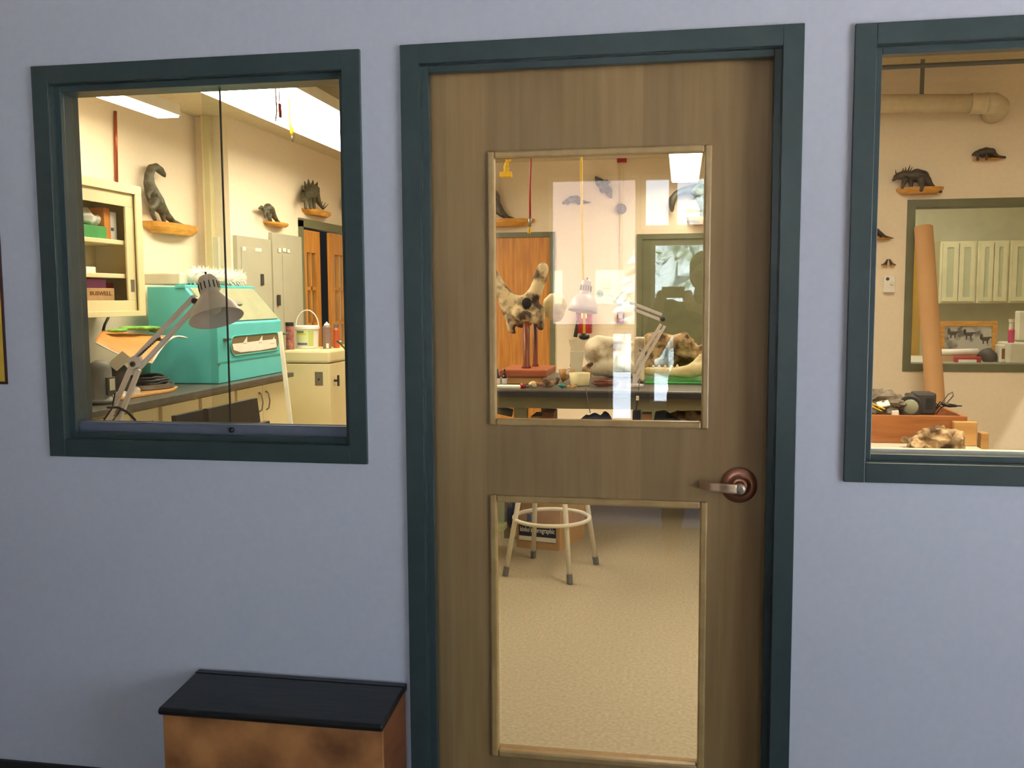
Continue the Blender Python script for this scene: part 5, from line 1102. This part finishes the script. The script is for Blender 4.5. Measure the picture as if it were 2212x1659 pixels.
# wall cabinets in the annex
wx = [PY(u, 600, 9.75).x for u in (2035, 2068, 2116, 2152, 2186, 2222, 2260)]
za, zb_ = PY(2120, 655, 9.75).z, PY(2120, 520, 9.75).z
for i in range(3):
    e = empty('glass_cabinet', ((wx[2*i]+wx[2*i+1])/2, 9.9, za), ('pale glass-door cabinet in the annex nearest the tube', 'pale glass-door cabinet in the middle of the annex back wall', 'pale glass-door cabinet at the right edge of the annex back wall')[i], 'cabinet', 'annex glass cabinets')
    x0, x1 = wx[2*i]-.02, (wx[2*i+2]-.025 if 2*i+2 < 7 else 4.1)
    if i == 2: x1 = wx[6]
    MB().box(x0, x1, 9.77, 10.099, za, zb_).build('body', 'annexc', e)
    xm = (x0+x1)/2
    for (c, d_) in ((x0+.02, xm-.005), (xm+.005, x1-.02)):
        dd = MB().ring(c, d_, za+.02, zb_-.02, .04, 9.745, 9.769).build('door_frame', 'annexc', e); MB().box(c+.038, d_-.038, 9.755, 9.76, za+.058, zb_-.058).build('glass_panel', 'annexg', dd)
tag(MB().box(PY(1966,600,10.05).x, PY(1992,600,10.05).x, 10.06, 10.095, .02, PY(1980,520,10.05).z).build('mustard_door_panel', 'mustard', bev=.003), 'mustard yellow door strip seen left of the tube in the annex', 'door')

# ================================================================== LOBBY
# wooden lectern-like box at the wall
bx_ = (-1.357, -.738); fy, by = 2.230, 2.441
zb_f, zb_b = (PY(345,1522,fy).z+PY(828,1568,fy).z)/2, (PY(430,1448,by).z+PY(878,1475,by).z)/2
e = empty('wooden_box', ((bx_[0]+bx_[1])/2, 2.33, 0), 'floor standing wooden box with black lid below the left window', 'box')
MB().prism([(by, .0), (by, zb_b-.018), (fy+.012, zb_f-.020), (fy+.012, 0)], 'x', bx_[1]-.022, bx_[1]-.004).build('side_panel', 'oakside', e, bev=.001)
MB().prism([(by, .0), (by, zb_b-.018), (fy+.012, zb_f-.020), (fy+.012, 0)], 'x', bx_[0]+.008, bx_[0]+.026).build('side_panel', 'oakside', e, bev=.001)
MB().box(bx_[0]+.008, bx_[1]-.003, fy, fy+.012, 0, zb_f-.020).build('front_panel', 'burl', e, bev=.001)
MB().box(bx_[0]+.026, bx_[1]-.022, by-.012, by, 0, zb_b-.018).build('back_panel', 'oakside', e)
MB().prism([(by-.022, zb_b-.0175), (by-.022, zb_b), (fy-.006, zb_f+.0005), (fy-.012, zb_f-.007), (fy-.012, zb_f-.014), (fy-.006, zb_f-.020)], 'x', bx_[0], bx_[1]).build('lid', 'blacktop', e, bev=.004)
MB().prism([(by+.0005, zb_b-.0175), (by+.0005, zb_b+.001), (by-.0215, zb_b+.001), (by-.0215, zb_b-.0175)], 'x', bx_[0], bx_[1]).build('hinge_strip', 'blacktop', e, bev=.001)
p = PX(640, 1525, -1.0); 
q = PY(636, 1526, 2.30)
# poster at the left edge
pr = PY(13, 830, YW-.006); xr = (PY(13,830,YW-.006).x+PY(5,600,YW-.006).x)/2
e = empty('wall_poster', (xr-.25, YW, pr.z), 'yellow poster with thin dark border cut off by the left edge', 'poster')
MB().box(xr-.5, xr, YW-.006, YW-.001, pr.z, pr.z+.62).build('border', 'plum', e); MB().box(xr-.49, xr-.006, YW-.0075, YW-.0061, pr.z+.008, pr.z+.61).build('sheet', 'poster', e)
# ---- photographer, seen reflected in the door glass
def person():
    e = empty('person', (.13, -.36, 0), 'person in dark clothes and brown boots holding up a phone, reflected in the door glass', 'person')
    b = MB(); hx, hy = .12, -.36; V = Vector
    def limb(pts, rr, sy=1): 
        b.tube(pts, rr, 14, sy=sy)
        for p, r in zip(pts, rr): b.ell(p, r, 12, 8)
    # torso and neck
    b.lathe([(.10, .88), (.155, .93), (.16, 1.02), (.135, 1.12), (.15, 1.25), (.165, 1.36), (.13, 1.44), (.06, 1.48), (.052, 1.54)], (hx, hy-.04, 0), seg=24)
    b.ell((hx, hy-.04, 1.39), (.215, .10, .075), 20, 12); b.ell((hx, hy-.04, .96), (.175, .115, .13), 20, 12)
    # legs
    for s, fx in ((-1, -.045), (1, .30)):
        limb([(hx+s*.09, hy-.04, .92), (hx+s*.10+(fx-hx-s*.1)*.4, hy-.02, .52), (fx, hy-.05, .12)], [.095, .066, .045]); 
    # arms: shoulders, elbows, wrists up to the phone
    hands = []
    for s, el, wr in ((-1, (-.16, hy+.12, 1.20), (-.125, -.11, 1.44)), (1, (.38, hy+.14, 1.20), (.045, -.11, 1.44))):
        limb([(hx+s*.19, hy-.03, 1.40), el, wr], [.062, .048, .031])
    # head
    b.ell((hx, hy, 1.625), (.072, .092, .105), 20, 14); b.ell((hx, hy+.035, 1.57), (.052, .055, .055), 14, 10); b.tube([(hx, hy+.085, 1.635), (hx, hy+.112, 1.605)], [.010, .017], 8)
    for s in (-1, 1): b.ell((hx+s*.074, hy-.005, 1.62), (.010, .02, .03), 10, 8)
    # hands: palm, five fingers around the phone
    for s, w in ((-1, V((-.125, -.11, 1.44))), (1, V((.045, -.11, 1.44)))):
        pc = w+V((-s*.004, .03, .04)); b.ell(pc, (.018, .034, .045), 14, 10); b.tube([w, pc], [.028, .024], 10)
        for k in range(4):
            r0 = pc+V((0, .02, .035-.019*k)); L_ = (.9, 1.0, .95, .78)[k]
            tip = V((-s*.045*L_, .012, 0)); b.tube([r0, r0+V((-s*.006, .022, .004)), r0+tip*.5+V((0, .030, .0)), r0+tip+V((0, .022, -.002))], [.0095, .009, .0085, .007], 8)
        b.tube([pc+V((0, -.015, .0)), pc+V((-s*.018, -.022, .018)), pc+V((-s*.04, -.012, .024))], [.011, .010, .008], 8)
    b.build('body', 'skin', e, remesh=.0075)
    # jacket
    b = MB()
    b.lathe([(.165, .84), (.175, .95), (.165, 1.1), (.17, 1.3), (.165, 1.40), (.09, 1.475), (.07, 1.50)], (hx, hy-.04, 0), seg=28); b.ell((hx, hy-.04, 1.385), (.235, .12, .09), 20, 12); b.ell((hx, hy-.04, 1.0), (.2, .14, .18), 20, 12)
    for s, el, wr in ((-1, (-.16, hy+.12, 1.20), (-.135, -.13, 1.40)), (1, (.38, hy+.14, 1.20), (.06, -.13, 1.40))):
        limb([(hx+s*.19, hy-.03, 1.40), el, wr], [.078, .062, .043])
    b.build('jacket', 'coat', e, remesh=.012)
    b = MB()
    for s, fx in ((-1, -.045), (1, .30)): limb([(hx+s*.09, hy-.04, .92), (hx+s*.10+(fx-hx-s*.1)*.4, hy-.02, .52), (fx, hy-.05, .20)], [.115, .085, .065])
    b.ell((hx, hy-.04, .93), (.19, .135, .12), 20, 12); b.build('trousers', 'jeans', e, remesh=.013)
    for fx in (-.045, .30):
        b = MB(); b.tube([(fx, hy-.05, .24), (fx, hy-.05, .07)], [.06, .055], 12); b.ell((fx, hy+.03, .045), (.048, .12, .043), 16, 10); b.ell((fx, hy-.06, .045), (.045, .06, .043), 14, 10); b.build('boot', 'boot', e, remesh=.009)
    b = MB(); b.ell((hx, hy-.014, 1.655), (.082, .096, .092), 20, 14); b.ell((hx, hy-.05, 1.61), (.082, .06, .09), 16, 12); b.build('hair', 'hair', e, smooth=True)
    for s in (-1, 1): MB().ell((hx+s*.028, hy+.083, 1.637), (.011, .008, .006), 10, 8).build('eye', 'white', e, smooth=True); MB().ell((hx+s*.028, hy+.0905, 1.637), .0045, 8, 6).build('pupil', 'black', e, smooth=True)
    MB().ell((hx, hy+.09, 1.575), (.022, .006, .005), 10, 8).build('mouth', 'redhose', e, smooth=True)
person()
e = empty('phone', (-.04, -.02, 1.482), 'dark phone held in front of the person, reflected in the door glass', 'phone')
MB().box(-.108, .012, -.022, -.013, 1.482, 1.542).build('body', 'phone', e, bev=.003)
